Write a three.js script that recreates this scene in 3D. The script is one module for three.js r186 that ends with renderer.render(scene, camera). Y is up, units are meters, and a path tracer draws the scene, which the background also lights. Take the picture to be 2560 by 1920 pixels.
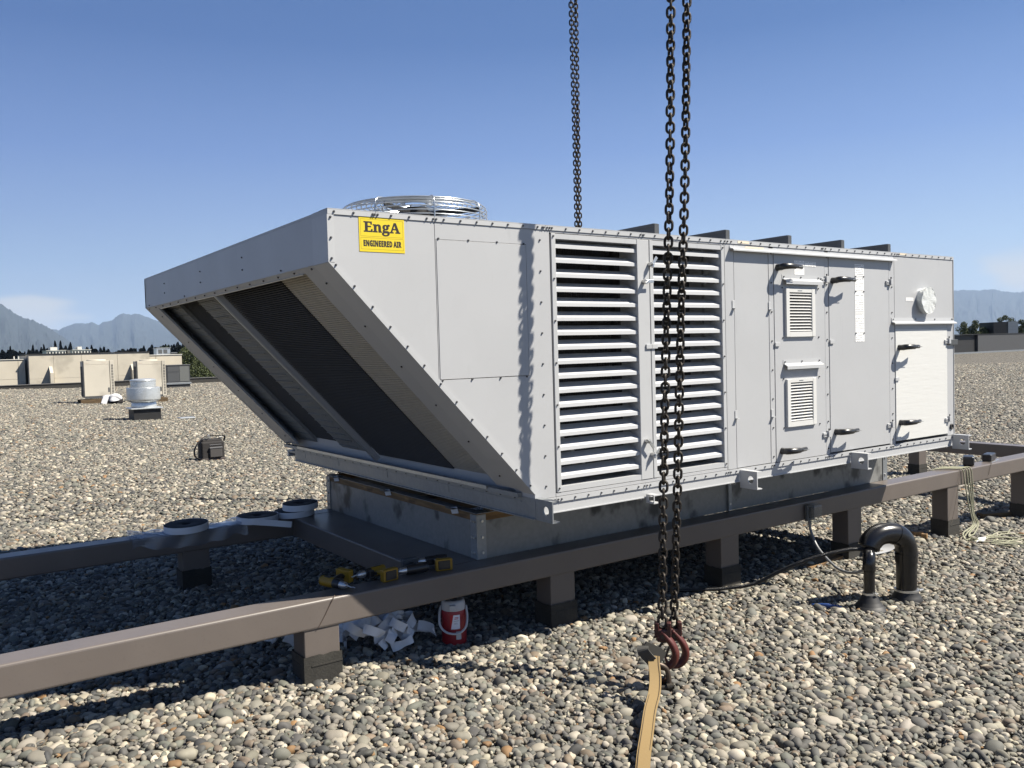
import * as THREE from 'three';
import { mergeGeometries, mergeVertices } from 'three/addons/utils/BufferGeometryUtils.js';
import { RoundedBoxGeometry } from 'three/addons/geometries/RoundedBoxGeometry.js';

// ---------------------------------------------------------------- camera, sky, sun, exposure
const scene = new THREE.Scene();
const camera = new THREE.PerspectiveCamera(48.85, 4 / 3, 0.05, 60000);
camera.position.set(-1.513, 1.6, 3.535);
camera.rotation.set(-0.04, -0.6126, -0.0278, 'YXZ');

const SUN = new THREE.Vector3(1.15, 1.85, 1).normalize();
const sun = new THREE.DirectionalLight(new THREE.Color().setRGB(1, 0.935, 0.82), 5);
sun.position.copy(SUN).multiplyScalar(60);
sun.castShadow = true;
sun.shadow.mapSize.set(4096, 4096);
Object.assign(sun.shadow.camera, { left: -14, right: 14, top: 14, bottom: -14, near: 1, far: 140 });
scene.add(sun); scene.add(sun.target);

function rng(seed) { let a = seed >>> 0; return () => { a = (a + 0x6D2B79F5) | 0; let t = Math.imul(a ^ (a >>> 15), 1 | a); t = (t + Math.imul(t ^ (t >>> 7), 61 | t)) ^ t; return ((t ^ (t >>> 14)) >>> 0) / 4294967296; }; }
const lerp = (a, b, t) => a + (b - a) * t, clamp = (v, a, b) => Math.min(b, Math.max(a, v));
const sstep = (a, b, v) => { const t = clamp((v - a) / (b - a), 0, 1); return t * t * (3 - 2 * t); };
// tileable value noise
function makeNoise(seed, n = 256) {
  const r = rng(seed), t = new Float32Array(n * n); for (let i = 0; i < n * n; i++) t[i] = r();
  return (x, y, p) => {
    const xi = Math.floor(x), yi = Math.floor(y), fx = x - xi, fy = y - yi, u = fx * fx * (3 - 2 * fx), v = fy * fy * (3 - 2 * fy);
    const m = (a) => ((a % p) + p) % p, g = (a, b) => t[(m(b) % n) * n + (m(a) % n)];
    return lerp(lerp(g(xi, yi), g(xi + 1, yi), u), lerp(g(xi, yi + 1), g(xi + 1, yi + 1), u), v);
  };
}
const N1 = makeNoise(11), N2 = makeNoise(57), N3 = makeNoise(203);
function fbm(N, x, y, p, oct = 4) { let s = 0, a = 0.5, w = 0; for (let i = 0; i < oct; i++) { s += a * N(x, y, p); w += a; x *= 2; y *= 2; p *= 2; a *= 0.5; } return s / w; }

// the sky: clear late-summer air, paler toward the horizon and toward the sun, thin low cloud banks
{
  const W = 2048, H = 1024, d = new Float32Array(W * H * 4);
const ks = [[-90, .30, .34, .36], [-4, .42, .49, .56], [0, .50, .59, .69], [3, .44, .56, .72], [6, .335, .475, .71], [9, .255, .385, .665], [12.8, .17, .287, .592], [19.6, .082, .17, .42], [30, .05, .115, .31], [45, .038, .085, .235], [90, .03, .068, .185]];
  for (let j = 0; j < H; j++) {
    const el = ((j + .5) / H - .5) * 180; let k = 0; while (k < ks.length - 2 && el > ks[k + 1][0]) k++;
    const t = clamp((el - ks[k][0]) / (ks[k + 1][0] - ks[k][0]), 0, 1), base = [1, 2, 3].map((c) => lerp(ks[k][c], ks[k + 1][c], t));
    const ce = Math.cos(el * Math.PI / 180), se = Math.sin(el * Math.PI / 180);
    for (let i = 0; i < W; i++) {
      const az = ((i + .5) / W - .5) * 2 * Math.PI, x = Math.cos(az) * ce, z = Math.sin(az) * ce;
      const c = x * SUN.x + se * SUN.y + z * SUN.z, g = (1 + c) / 2;
      const fg = g - .38, f = [1.35, 1.18, .82].map((q) => 1 + q * (fg > 0 ? fg : fg * .6) + .9 * Math.pow(g, 40)), o = (j * W + i) * 4;
      let cl = 0;
      if (el > 0.4 && el < 9) {
        const u = i / W * 64 + 25, n = fbm(N1, u, el * 1.1, 64, 5), n2 = fbm(N2, u * .5, el * .25, 32, 3);
        cl = .9 * sstep(.47, .60, n * .45 + n2 * .55) * sstep(.8, 2.2, el) * (1 - sstep(3.4, 5.6, el));
      }
      const col = [.80, .80, .78];
      for (let q = 0; q < 3; q++) d[o + q] = lerp(base[q] * f[q], col[q] * (.8 + .25 * g), cl) / 2.4;
      d[o + 3] = 1;
    }
  }
  const sky = new THREE.DataTexture(d, W, H, THREE.RGBAFormat, THREE.FloatType);
  sky.mapping = THREE.EquirectangularReflectionMapping; sky.magFilter = THREE.LinearFilter; sky.minFilter = THREE.LinearFilter; sky.needsUpdate = true;
  scene.background = sky; scene.environment = sky;
}
const renderer = new THREE.WebGLRenderer({ antialias: true });
renderer.setSize(1024, 768);
renderer.toneMapping = THREE.LinearToneMapping;
renderer.toneMappingExposure = 2.4;
renderer.shadowMap.enabled = true;
scene.fog = new THREE.FogExp2(new THREE.Color().setRGB(.50, .68, .97), 0.000048);

// ---------------------------------------------------------------- helpers
const V3 = (x, y, z) => new THREE.Vector3(x, y, z);
function clean(g) { if (g.index) g = g.toNonIndexed(); for (const k of Object.keys(g.attributes)) if (!['position', 'normal', 'uv'].includes(k)) g.deleteAttribute(k); if (!g.attributes.uv) g.setAttribute('uv', new THREE.BufferAttribute(new Float32Array(g.attributes.position.count * 2), 2)); g.morphAttributes = {}; return g; }
function merge(list) { list = [list].flat(9).filter(Boolean).map(clean); return list.length === 1 ? list[0] : mergeGeometries(list); }
function bx(x0, x1, y0, y1, z0, z1) {                       // box with uv in metres
  const g = new THREE.BoxGeometry(x1 - x0, y1 - y0, z1 - z0); g.translate((x0 + x1) / 2, (y0 + y1) / 2, (z0 + z1) / 2);
  return planarUV(clean(g));
}
function planarUV(g) {
  const p = g.attributes.position, n = g.attributes.normal, u = g.attributes.uv;
  for (let i = 0; i < p.count; i++) {
    const ax = Math.abs(n.getX(i)), ay = Math.abs(n.getY(i)), az = Math.abs(n.getZ(i));
    if (ax >= ay && ax >= az) u.setXY(i, p.getZ(i), p.getY(i)); else if (ay >= az) u.setXY(i, p.getX(i), p.getZ(i)); else u.setXY(i, p.getX(i), p.getY(i));
  }
  return g;
}
function rbx(x0, x1, y0, y1, z0, z1, r, seg = 2) { const g = new RoundedBoxGeometry(x1 - x0, y1 - y0, z1 - z0, seg, r); g.translate((x0 + x1) / 2, (y0 + y1) / 2, (z0 + z1) / 2); return planarUV(clean(g)); }
function cyl(x, y, z, r, h, axis = 'y', seg = 16, r2 = r, open = false) {   // centred
  const g = new THREE.CylinderGeometry(r2, r, h, seg, 1, open); if (axis === 'x') g.rotateZ(-Math.PI / 2); if (axis === 'z') g.rotateX(Math.PI / 2); g.translate(x, y, z); return clean(g);
}
function poly(pts, z0, z1, holes = []) {                     // xy outline extruded along z
  const s = new THREE.Shape(pts.map(([a, b]) => new THREE.Vector2(a, b)));
  for (const h of holes) s.holes.push(new THREE.Path(h.map(([a, b]) => new THREE.Vector2(a, b))));
  const g = new THREE.ExtrudeGeometry(s, { depth: z1 - z0, bevelEnabled: false, curveSegments: 6 }); g.translate(0, 0, z0); return planarUV(clean(g));
}
function profX(pts, x0, x1, bevel = 0) {                     // zy outline extruded along x
  const s = new THREE.Shape(pts.map(([z, y]) => new THREE.Vector2(-z, y)));
  const g = new THREE.ExtrudeGeometry(s, { depth: x1 - x0, bevelEnabled: false }); g.rotateY(Math.PI / 2); g.translate(x0, 0, 0); return planarUV(clean(g));
}
function rrectProf(a0, a1, b0, b1, r, n = 4) { const o = []; for (const [cx, cy, s] of [[a1 - r, b1 - r, 0], [a0 + r, b1 - r, 1], [a0 + r, b0 + r, 2], [a1 - r, b0 + r, 3]]) for (let i = 0; i <= n; i++) { const t = (s + i / n) * Math.PI / 2; o.push([cx + r * Math.cos(t), cy + r * Math.sin(t)]); } return o; }
function tube(pts, r, seg = 40, rad = 8, closed = false) { return clean(new THREE.TubeGeometry(new THREE.CatmullRomCurve3(pts.map((p) => V3(...p)), closed, 'catmullrom', .5), seg, r, rad, closed)); }
function taper(pts, rf, seg = 24, rad = 10, fu = 1, fv = 1) { // tube with a radius along its length, capped
  const c = new THREE.CatmullRomCurve3(pts.map((p) => V3(...p))), fr = c.computeFrenetFrames(seg), pos = [], idx = [];
  for (let i = 0; i <= seg; i++) { const p = c.getPointAt(i / seg), r = rf(i / seg); for (let j = 0; j < rad; j++) { const a = j / rad * 2 * Math.PI, q = p.clone().addScaledVector(fr.normals[i], Math.cos(a) * r * fu).addScaledVector(fr.binormals[i], Math.sin(a) * r * fv); pos.push(q.x, q.y, q.z); } }
  for (let i = 0; i < seg; i++) for (let j = 0; j < rad; j++) { const a = i * rad + j, b = i * rad + (j + 1) % rad, d = a + rad, e = b + rad; idx.push(a, b, d, b, e, d); }
  for (const [k, s] of [[0, 1], [seg, -1]]) { const p = c.getPointAt(k / seg), m = pos.length / 3; pos.push(p.x, p.y, p.z); for (let j = 0; j < rad; j++) { const a = k * rad + j, b = k * rad + (j + 1) % rad; s > 0 ? idx.push(m, b, a) : idx.push(m, a, b); } }
  const g = new THREE.BufferGeometry(); g.setAttribute('position', new THREE.Float32BufferAttribute(pos, 3)); g.setIndex(idx); g.computeVertexNormals(); return clean(g);
}
function ribbon(pts, side, w, th = .0015) {                  // flat band of width w along pts; side(i) gives its cross direction
  const c = new THREE.CatmullRomCurve3(pts.map((p) => V3(...p))), n = Math.max(12, pts.length * 6), pos = [], idx = [];
  for (let i = 0; i <= n; i++) { const t = i / n, p = c.getPointAt(t), tg = c.getTangentAt(t), s = side(t).clone(); s.addScaledVector(tg, -s.dot(tg)).normalize(); const nn = tg.clone().cross(s).normalize();
    for (const [a, b] of [[-1, -1], [1, -1], [1, 1], [-1, 1]]) { const q = p.clone().addScaledVector(s, a * w / 2).addScaledVector(nn, b * th / 2); pos.push(q.x, q.y, q.z); } }
  for (let i = 0; i < n; i++) for (let j = 0; j < 4; j++) { const a = i * 4 + j, b = i * 4 + (j + 1) % 4; idx.push(a, b, a + 4, b, b + 4, a + 4); }
  idx.push(0, 2, 1, 0, 3, 2); const e = n * 4; idx.push(e, e + 1, e + 2, e, e + 2, e + 3);
  let g = new THREE.BufferGeometry(); g.setAttribute('position', new THREE.Float32BufferAttribute(pos, 3)); g.setIndex(idx); g = g.toNonIndexed(); g.computeVertexNormals(); return clean(g);
}
function lathe(prof, x, y, z, seg = 28) { const g = new THREE.LatheGeometry(prof.map(([r, h]) => new THREE.Vector2(r, h)), seg); g.translate(x, y, z); return clean(g); }
const rotated = (g, rx, ry, rz, x = 0, y = 0, z = 0) => { g.applyMatrix4(new THREE.Matrix4().compose(V3(x, y, z), new THREE.Quaternion().setFromEuler(new THREE.Euler(rx, ry, rz, 'YXZ')), V3(1, 1, 1))); return g; };

const taken = {};
function numbered(n) { const k = taken[n] ?? 0; taken[n] = k + 1; return k ? n + '_' + String(k).padStart(3, '0') : n; }
function thing(name, label, category, base = [0, 0, 0], group) { const o = new THREE.Group(); o.name = numbered(name); o.position.set(...base); o.userData = { label, category }; if (group) o.userData.group = group; scene.add(o); return o; }
function part(t, name, geoms, mat, label) {                  // geometry in world coordinates, stored relative to the thing's base
  const g = merge(geoms).clone(); let r = t; while (r.parent && r.parent !== scene) r = r.parent; g.translate(-r.position.x, -r.position.y, -r.position.z);
  const m = new THREE.Mesh(g, mat); m.name = name; m.castShadow = m.receiveShadow = true; if (label) m.userData.label = label; t.add(m); return m;
}
function one(name, label, category, geoms, mat, base = [0, 0, 0], group) {   // a thing that is one mesh
  const g = merge(geoms).clone(); g.translate(-base[0], -base[1], -base[2]); const m = new THREE.Mesh(g, mat); m.name = numbered(name); m.position.set(...base); m.castShadow = m.receiveShadow = true; m.userData = { label, category }; if (group) m.userData.group = group; scene.add(m); return m;
}
function struct(name, geoms, mat, label) { const m = new THREE.Mesh(merge(geoms), mat); m.name = numbered(name); m.userData = { kind: 'structure', label }; m.castShadow = m.receiveShadow = true; scene.add(m); return m; }
function copyThing(o, [x, y, z], turn, scale, label, group) { const c = o.clone(); c.name = numbered(o.name.replace(/_\d{3}$/, '')); c.position.set(x, y, z); c.rotation.y = turn; c.scale.set(...scale); c.userData = { ...o.userData, ...(label ? { label } : {}), ...(group ? { group } : {}) }; scene.add(c); return c; }

// ---------------------------------------------------------------- materials
function tex(size, metres, fn, srgb = true) {
  const d = new Uint8Array(size * size * 4);
  for (let j = 0; j < size; j++) for (let i = 0; i < size; i++) { const c = fn(i / size, j / size), o = (j * size + i) * 4; for (let k = 0; k < 3; k++) d[o + k] = clamp(Math.round((c.length ? c[k] : c) * 255), 0, 255); d[o + 3] = 255; }
  const t = new THREE.DataTexture(d, size, size); t.magFilter = THREE.LinearFilter; t.minFilter = THREE.LinearMipmapLinearFilter; t.generateMipmaps = true; t.wrapS = t.wrapT = THREE.RepeatWrapping; t.repeat.set(1 / metres, 1 / metres); if (srgb) t.colorSpace = THREE.SRGBColorSpace; t.needsUpdate = true; return t;
}
const mat = (r, g, b, roughness = .6, metalness = 0, extra = {}) => new THREE.MeshStandardMaterial({ color: new THREE.Color().setRGB(r, g, b), roughness, metalness, ...extra });
const phys = (r, g, b, roughness, metalness, extra) => new THREE.MeshPhysicalMaterial({ color: new THREE.Color().setRGB(r, g, b), roughness, metalness, ...extra });
// sheet paint: faint mottling, faint scuffs
const T_paint = tex(512, 1.3, (u, v) => { const n = fbm(N1, u * 5, v * 5, 5, 4), s = fbm(N2, u * 60, v * 6, 60, 3); const k = .97 + .03 * (n - .5) - .02 * sstep(.74, .9, s); return [k, k, k]; });
const T_paintB = tex(512, 1.9, (u, v) => .5 + .8 * (fbm(N3, u * 4, v * 4, 4, 2) - .5), false);
const T_rough = tex(512, .7, (u, v) => { const k = .86 + .16 * (fbm(N2, u * 6, v * 6, 6, 5) - .5); return [k, k, k]; }, false);
const T_galv = (() => { const r = rng(5), n = 26, c = []; for (let i = 0; i < n * n; i++) c.push([r(), r(), r()]); return tex(512, .5, (u, v) => { const x = u * n, y = v * n, xi = Math.floor(x), yi = Math.floor(y); let b = 9, w = 0; for (let j = -1; j < 2; j++) for (let i = -1; i < 2; i++) { const k = c[((yi + j + n) % n) * n + (xi + i + n) % n], d = (xi + i + k[0] - x) ** 2 + (yi + j + k[1] - y) ** 2; if (d < b) { b = d; w = k[2]; } } const k = .92 + .05 * w + .06 * (fbm(N1, u * 4, v * 4, 4, 4) - .5); return [k * .985, k, k * 1.01]; }); })();
// soiled galvanised kerb sheet: smudges with outlines of their own
const T_curb = tex(1024, 2.2, (u, v) => { const n = fbm(N1, u * 7, v * 7, 7, 5), n2 = fbm(N3, u * 22, v * 16, 22, 4), st = sstep(.52, .66, n * .65 + n2 * .35), f = fbm(N2, u * 120, v * 120, 120, 2); const k = lerp(.86, .42, st) + .08 * (f - .5); return [k, k, k * .985]; });
const T_fine = tex(512, .25, (u, v) => .5 + .9 * (fbm(N3, u * 40, v * 40, 40, 3) - .5), false);
const T_steel = tex(512, .8, (u, v) => { const n = fbm(N1, u * 6, v * 6, 6, 5), sp = sstep(.72, .8, fbm(N2, u * 70, v * 70, 70, 2)); const k = .95 + .06 * (n - .5) - .03 * sp; return [k, k * .995, k * .99]; });
const T_wood = tex(512, .6, (u, v) => { const g = fbm(N1, u * 3, v * 40, 40, 4), kn = fbm(N3, u * 5, v * 9, 45, 3), k = .72 + .5 * (g - .5) - .15 * sstep(.6, .75, kn); return [k, k * .88, k * .70]; });
const T_chain = tex(256, .05, (u, v) => { const n = fbm(N2, u * 8, v * 8, 8, 4); const k = .65 + .6 * (n - .5); return [k + .08 * sstep(.5, .7, n), k, k * .95]; });
const T_strap = tex(512, .2, (u, v) => { const w = .5 + .5 * Math.sin(u * 2 * Math.PI * 80), n = fbm(N1, u * 9, v * 9, 9, 5), d = sstep(.6, .8, fbm(N2, u * 14, v * 30, 30, 3)); const k = .86 + .05 * w + .16 * (n - .5) - .28 * d; return [k, k * .93, k * .78]; });
const T_memb = tex(512, .6, (u, v) => { const n = fbm(N1, u * 5, v * 5, 5, 5), g = fbm(N2, u * 90, v * 90, 90, 2); const k = .8 + .4 * (n - .5) + .25 * (g - .5); return [k, k * .99, k * .94]; });
const T_stucco = tex(512, 6, (u, v) => { const n = fbm(N1, u * 4, v * 4, 4, 5), s = sstep(.58, .74, fbm(N3, u * 5, v * 5, 5, 4)); const k = .95 + .10 * (n - .5) - .10 * s; return [k, k * .99, k * .97]; });
const T_film = tex(512, .8, (u, v) => .5 + .5 * (fbm(N1, u * 6, v * 60, 60, 3) - .5) + .35 * (fbm(N3, u * 10, v * 10, 10, 3) - .5), false);

const M = {
  paint: mat(.384, .390, .400, .5, 0, { map: T_paint, roughnessMap: T_rough, bumpMap: T_paintB, bumpScale: .003 }),
  paintTrim: mat(.409, .416, .424, .48, 0, { map: T_paint, roughnessMap: T_rough }),
  slat: mat(.483, .490, .501, .5, 0, { map: T_paint }),
  white: mat(.557, .557, .540, .5, 0, { map: T_paint }),
  film: mat(.536, .536, .520, .45, 0, { bumpMap: T_film, bumpScale: .0012 }),
  dark: mat(.035, .036, .038, .8),
  coilOrShadeDark: mat(.06, .061, .064, .7),  // dark hood fins, also the added shade sheet behind the louvres
  coilGrey: mat(.283, .279, .266, .65, .1, { map: T_galv }),
  coilTan: mat(.460, .413, .345, .65, .1, { map: T_galv }),
  galv: mat(.294, .301, .308, .5, .55, { map: T_galv, roughnessMap: T_rough }),
  galvBright: mat(.55, .56, .57, .32, .8, { map: T_galv }),
  curb: mat(.289, .291, .293, .58, .3, { map: T_curb, roughnessMap: T_rough }),
  alu: mat(.62, .62, .61, .33, .6, { map: T_galv, roughnessMap: T_rough }),
  screw: mat(.10, .10, .105, .45, .6),
  zinc: mat(.55, .55, .54, .35, .9),
  steel: mat(.125, .108, .097, .42, 0, { map: T_steel, roughnessMap: T_rough }),
  membrane: mat(.040, .038, .035, .85, 0, { map: T_memb, bumpMap: T_fine, bumpScale: .001 }),
  wood: mat(.380, .294, .195, .8, 0, { map: T_wood, bumpMap: T_wood, bumpScale: .001 }),
  oldWood: mat(.173, .146, .107, .85, 0, { map: T_wood }),
  black: mat(.018, .018, .019, .38, 0, { roughnessMap: T_rough }),
  rubber: mat(.013, .013, .014, .6),
  abs: phys(.008, .008, .009, .24, 0, { clearcoat: .0 }),
  chain: mat(.085, .078, .072, .48, .75, { map: T_chain, bumpMap: T_fine, bumpScale: .0006 }),
  hookRed: mat(.100, .023, .018, .5, .1, { map: T_chain, bumpMap: T_fine, bumpScale: .0008 }),
  shackle: mat(.126, .120, .107, .5, .7, { map: T_chain }),
  strap: mat(.333, .266, .157, .85, 0, { map: T_strap, bumpMap: T_strap, bumpScale: .001 }),
  yellow: mat(.239, .134, .005, .45),
  redPlastic: mat(.220, .010, .015, .42),
  whitePlastic: mat(.386, .389, .392, .45),
  tape: mat(.571, .588, .615, .6),
  foam: mat(.020, .020, .023, .9),
  pvcGrey: mat(.173, .179, .186, .4),
  rope: mat(.279, .276, .193, .9, 0, { bumpMap: T_fine, bumpScale: .002 }),
  clear: phys(.85, .87, .88, .12, 0, { transmission: .96, thickness: 0, ior: 1.4 }),
  wrap: phys(.82, .86, .92, .3, 0, { transmission: .9, thickness: 0, side: THREE.DoubleSide }),
  cream: mat(.54, .51, .445, .6, 0, { map: T_stucco }),
  tan: mat(.50, .465, .395, .85, 0, { map: T_stucco }),
  whiteWall: mat(.521, .521, .504, .8, 0, { map: T_stucco }),
  parapet: mat(.037, .035, .033, .7, 0, { map: T_memb }),
  greyMetal: mat(.074, .077, .080, .5, .2, { map: T_paint }),
  darkMetal: mat(.018, .018, .021, .6, 0, { map: T_memb }),
  glassDark: mat(.020, .026, .033, .15, .3),
  canvas: mat(.020, .018, .018, .9, 0, { bumpMap: T_fine, bumpScale: .002 }),
  cloth: mat(.412, .412, .425, .7),
  blue: mat(.013, .040, .146, .4),
  bark: mat(.046, .037, .026, .95),
  conifer: phys(.024, .037, .020, .9, 0, { side: THREE.DoubleSide }),
  leaf: phys(.050, .063, .020, .85, 0, { side: THREE.DoubleSide }),
};

// ---------------------------------------------------------------- the roof, its ballast, the land beyond
const gy = (x) => .062 - .031 * clamp(x, -2.5, 6.5);        // the ballast falls gently toward the drain pipes
{
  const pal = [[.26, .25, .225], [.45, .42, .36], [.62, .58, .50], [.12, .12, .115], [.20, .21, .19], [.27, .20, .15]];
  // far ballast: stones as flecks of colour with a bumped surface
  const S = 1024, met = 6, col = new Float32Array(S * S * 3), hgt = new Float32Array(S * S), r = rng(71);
  for (let i = 0; i < S * S; i++) { col[i * 3] = .10; col[i * 3 + 1] = .094; col[i * 3 + 2] = .082; hgt[i] = 0; }  // dirt between stones, its colour darkened for shade in the gaps
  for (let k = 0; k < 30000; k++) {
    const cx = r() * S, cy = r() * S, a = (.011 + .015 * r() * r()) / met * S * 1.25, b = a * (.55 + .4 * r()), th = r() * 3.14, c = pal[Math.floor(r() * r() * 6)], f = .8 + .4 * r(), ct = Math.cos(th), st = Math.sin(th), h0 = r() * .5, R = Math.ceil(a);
    for (let dy = -R; dy <= R; dy++) for (let dx = -R; dx <= R; dx++) {
      const u = (dx * ct + dy * st) / a, v = (-dx * st + dy * ct) / b, q = u * u + v * v; if (q > 1) continue;
      const o = ((Math.floor(cy) + dy + S) % S) * S + (Math.floor(cx) + dx + S) % S, h = h0 + Math.sqrt(1 - q) * .5; if (h < hgt[o]) continue; hgt[o] = h;
      for (let j = 0; j < 3; j++) col[o * 3 + j] = c[j] * f;
    }
  }
  const enc = (x) => x <= .0031308 ? 12.92 * x : 1.055 * Math.pow(x, 1 / 2.4) - .055;
  const at = (u, v) => Math.min(S - 1, Math.floor(v * S)) * S + Math.min(S - 1, Math.floor(u * S));
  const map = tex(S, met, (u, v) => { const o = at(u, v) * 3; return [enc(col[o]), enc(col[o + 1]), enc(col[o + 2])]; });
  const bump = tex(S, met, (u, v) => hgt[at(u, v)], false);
  const m = mat(1.25, 1.22, 1.18, .9, 0, { map, bumpMap: bump, bumpScale: .03 }); m.color.setRGB(.45, .43, .39);  // tint darkened for the shade stones cast on one another
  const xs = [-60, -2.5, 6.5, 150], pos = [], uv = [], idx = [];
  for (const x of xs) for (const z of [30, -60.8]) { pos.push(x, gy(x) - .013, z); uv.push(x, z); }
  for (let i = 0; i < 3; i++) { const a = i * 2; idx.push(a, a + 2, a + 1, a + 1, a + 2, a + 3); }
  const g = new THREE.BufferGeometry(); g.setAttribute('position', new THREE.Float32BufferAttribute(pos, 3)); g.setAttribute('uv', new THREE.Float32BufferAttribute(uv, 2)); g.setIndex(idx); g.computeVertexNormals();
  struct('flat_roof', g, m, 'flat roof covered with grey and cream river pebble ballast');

  // near ballast: every pebble is a stone
  const stone = (seed, det) => {
    let p = new THREE.IcosahedronGeometry(1, det); p.deleteAttribute('uv'); p.deleteAttribute('normal'); p = mergeVertices(p, 1e-4); const q = rng(seed), k = [];
    for (let i = 0; i < 5; i++) k.push([V3(q() - .5, q() - .5, q() - .5).normalize(), .5 + q() * 1.6, q() * 6.3, .05 + .09 * q()]);
    const a = p.attributes.position, v = V3(0, 0, 0);
    for (let i = 0; i < a.count; i++) { v.fromBufferAttribute(a, i); let s = 1; for (const [d, f, ph, am] of k) s += am * Math.sin(v.dot(d) * f * 2.2 + ph); v.multiplyScalar(s); a.setXYZ(i, v.x, v.y, v.z); }
    p.computeVertexNormals(); return p;
  };
  const pm = mat(1, 1, 1, .78, 0, { bumpMap: T_fine, bumpScale: .0008 });
  const lists = [[], [], [], []], mx = new THREE.Matrix4(), qt = new THREE.Quaternion(), eu = new THREE.Euler(), rr = rng(9001), c = new THREE.Color();
  const gauss = () => (rr() + rr() + rr() + rr() - 2) * 1.0;
  const wts = [[.27, [.138, .127, .104]], [.435, [.224, .203, .161]], [.52, [.330, .295, .231]], [.75, [.066, .064, .057]], [.87, [.101, .102, .085]], [.952, [.131, .102, .073]], [.960, [.187, .107, .046]], [1, [.037, .037, .036]]];
  const camX = -1.5, camZ = 3.5, head = Math.atan2(.575, .817);
  const scatter = (cell, r0, r1, half, size, drop, sets) => {
    const n = Math.ceil(r1 / cell);
    for (let j = -n; j <= n; j++) for (let i = -n; i <= n; i++) {
      const x = camX + (i + rr() * 1.1) * cell, z = camZ + (j + rr() * 1.1) * cell, dx = x - camX, dz = z - camZ, d = Math.hypot(dx, dz);
      if (d < r0 || d > r1 || z < -60) continue; let a = Math.atan2(dx, -dz) - head; if (Math.abs(a) > half) continue;
      const s = clamp(size * Math.exp(gauss() * .56), size * .42, size * 2.7), b = s * (.62 + .35 * rr()), h = s * (.42 + .34 * rr());
      eu.set(gauss() * .38, rr() * 6.283, gauss() * .38); qt.setFromEuler(eu);
      mx.compose(V3(x, gy(x) - drop + (rr() - .45) * .011, z), qt, V3(s, h, b));
      const pk = rr(); let w = 0; while (pk > wts[w][0]) w++; const f = .78 + .44 * rr(); const cc = wts[w][1];
      c.setRGB(cc[0] * f, cc[1] * f * (.98 + .04 * rr()), cc[2] * f * (.95 + .1 * rr()));
      lists[sets[Math.floor(rr() * sets.length)]].push(mx.clone(), c.clone());
    }
  };
  scatter(.0285, 2.0, 9, .72, .0178, 0, [0, 1, 2]);
  scatter(.047, 2.0, 7.5, .72, .0085, -.006, [0, 1, 2]);
  scatter(.031, 2.0, 6.5, .72, .017, .014, [0, 1, 2]);
  scatter(.038, 9, 18, .66, .0205, 0, [3]);
  scatter(.054, 18, 36, .62, .026, 0, [3]);
  scatter(.085, 36, 64, .60, .038, 0, [3]);
  const geos = [stone(3, 2), stone(8, 2), stone(21, 2), stone(33, 1)];
  const labs = ['rounded river pebbles lying close to the steel frame', 'flattish river pebbles mixed among the roof ballast', 'egg-shaped river pebbles mixed among the roof ballast', 'distant river pebbles spread over the far roof'];
  lists.forEach((l, k) => {
    const n = l.length / 2, im = new THREE.InstancedMesh(geos[k], pm, n); for (let i = 0; i < n; i++) { im.setMatrixAt(i, l[2 * i]); im.setColorAt(i, l[2 * i + 1]); }
    im.name = numbered('river_gravel'); im.userData = { kind: 'stuff', label: labs[k], category: 'gravel' }; im.castShadow = im.receiveShadow = true; scene.add(im);
  });
}

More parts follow.
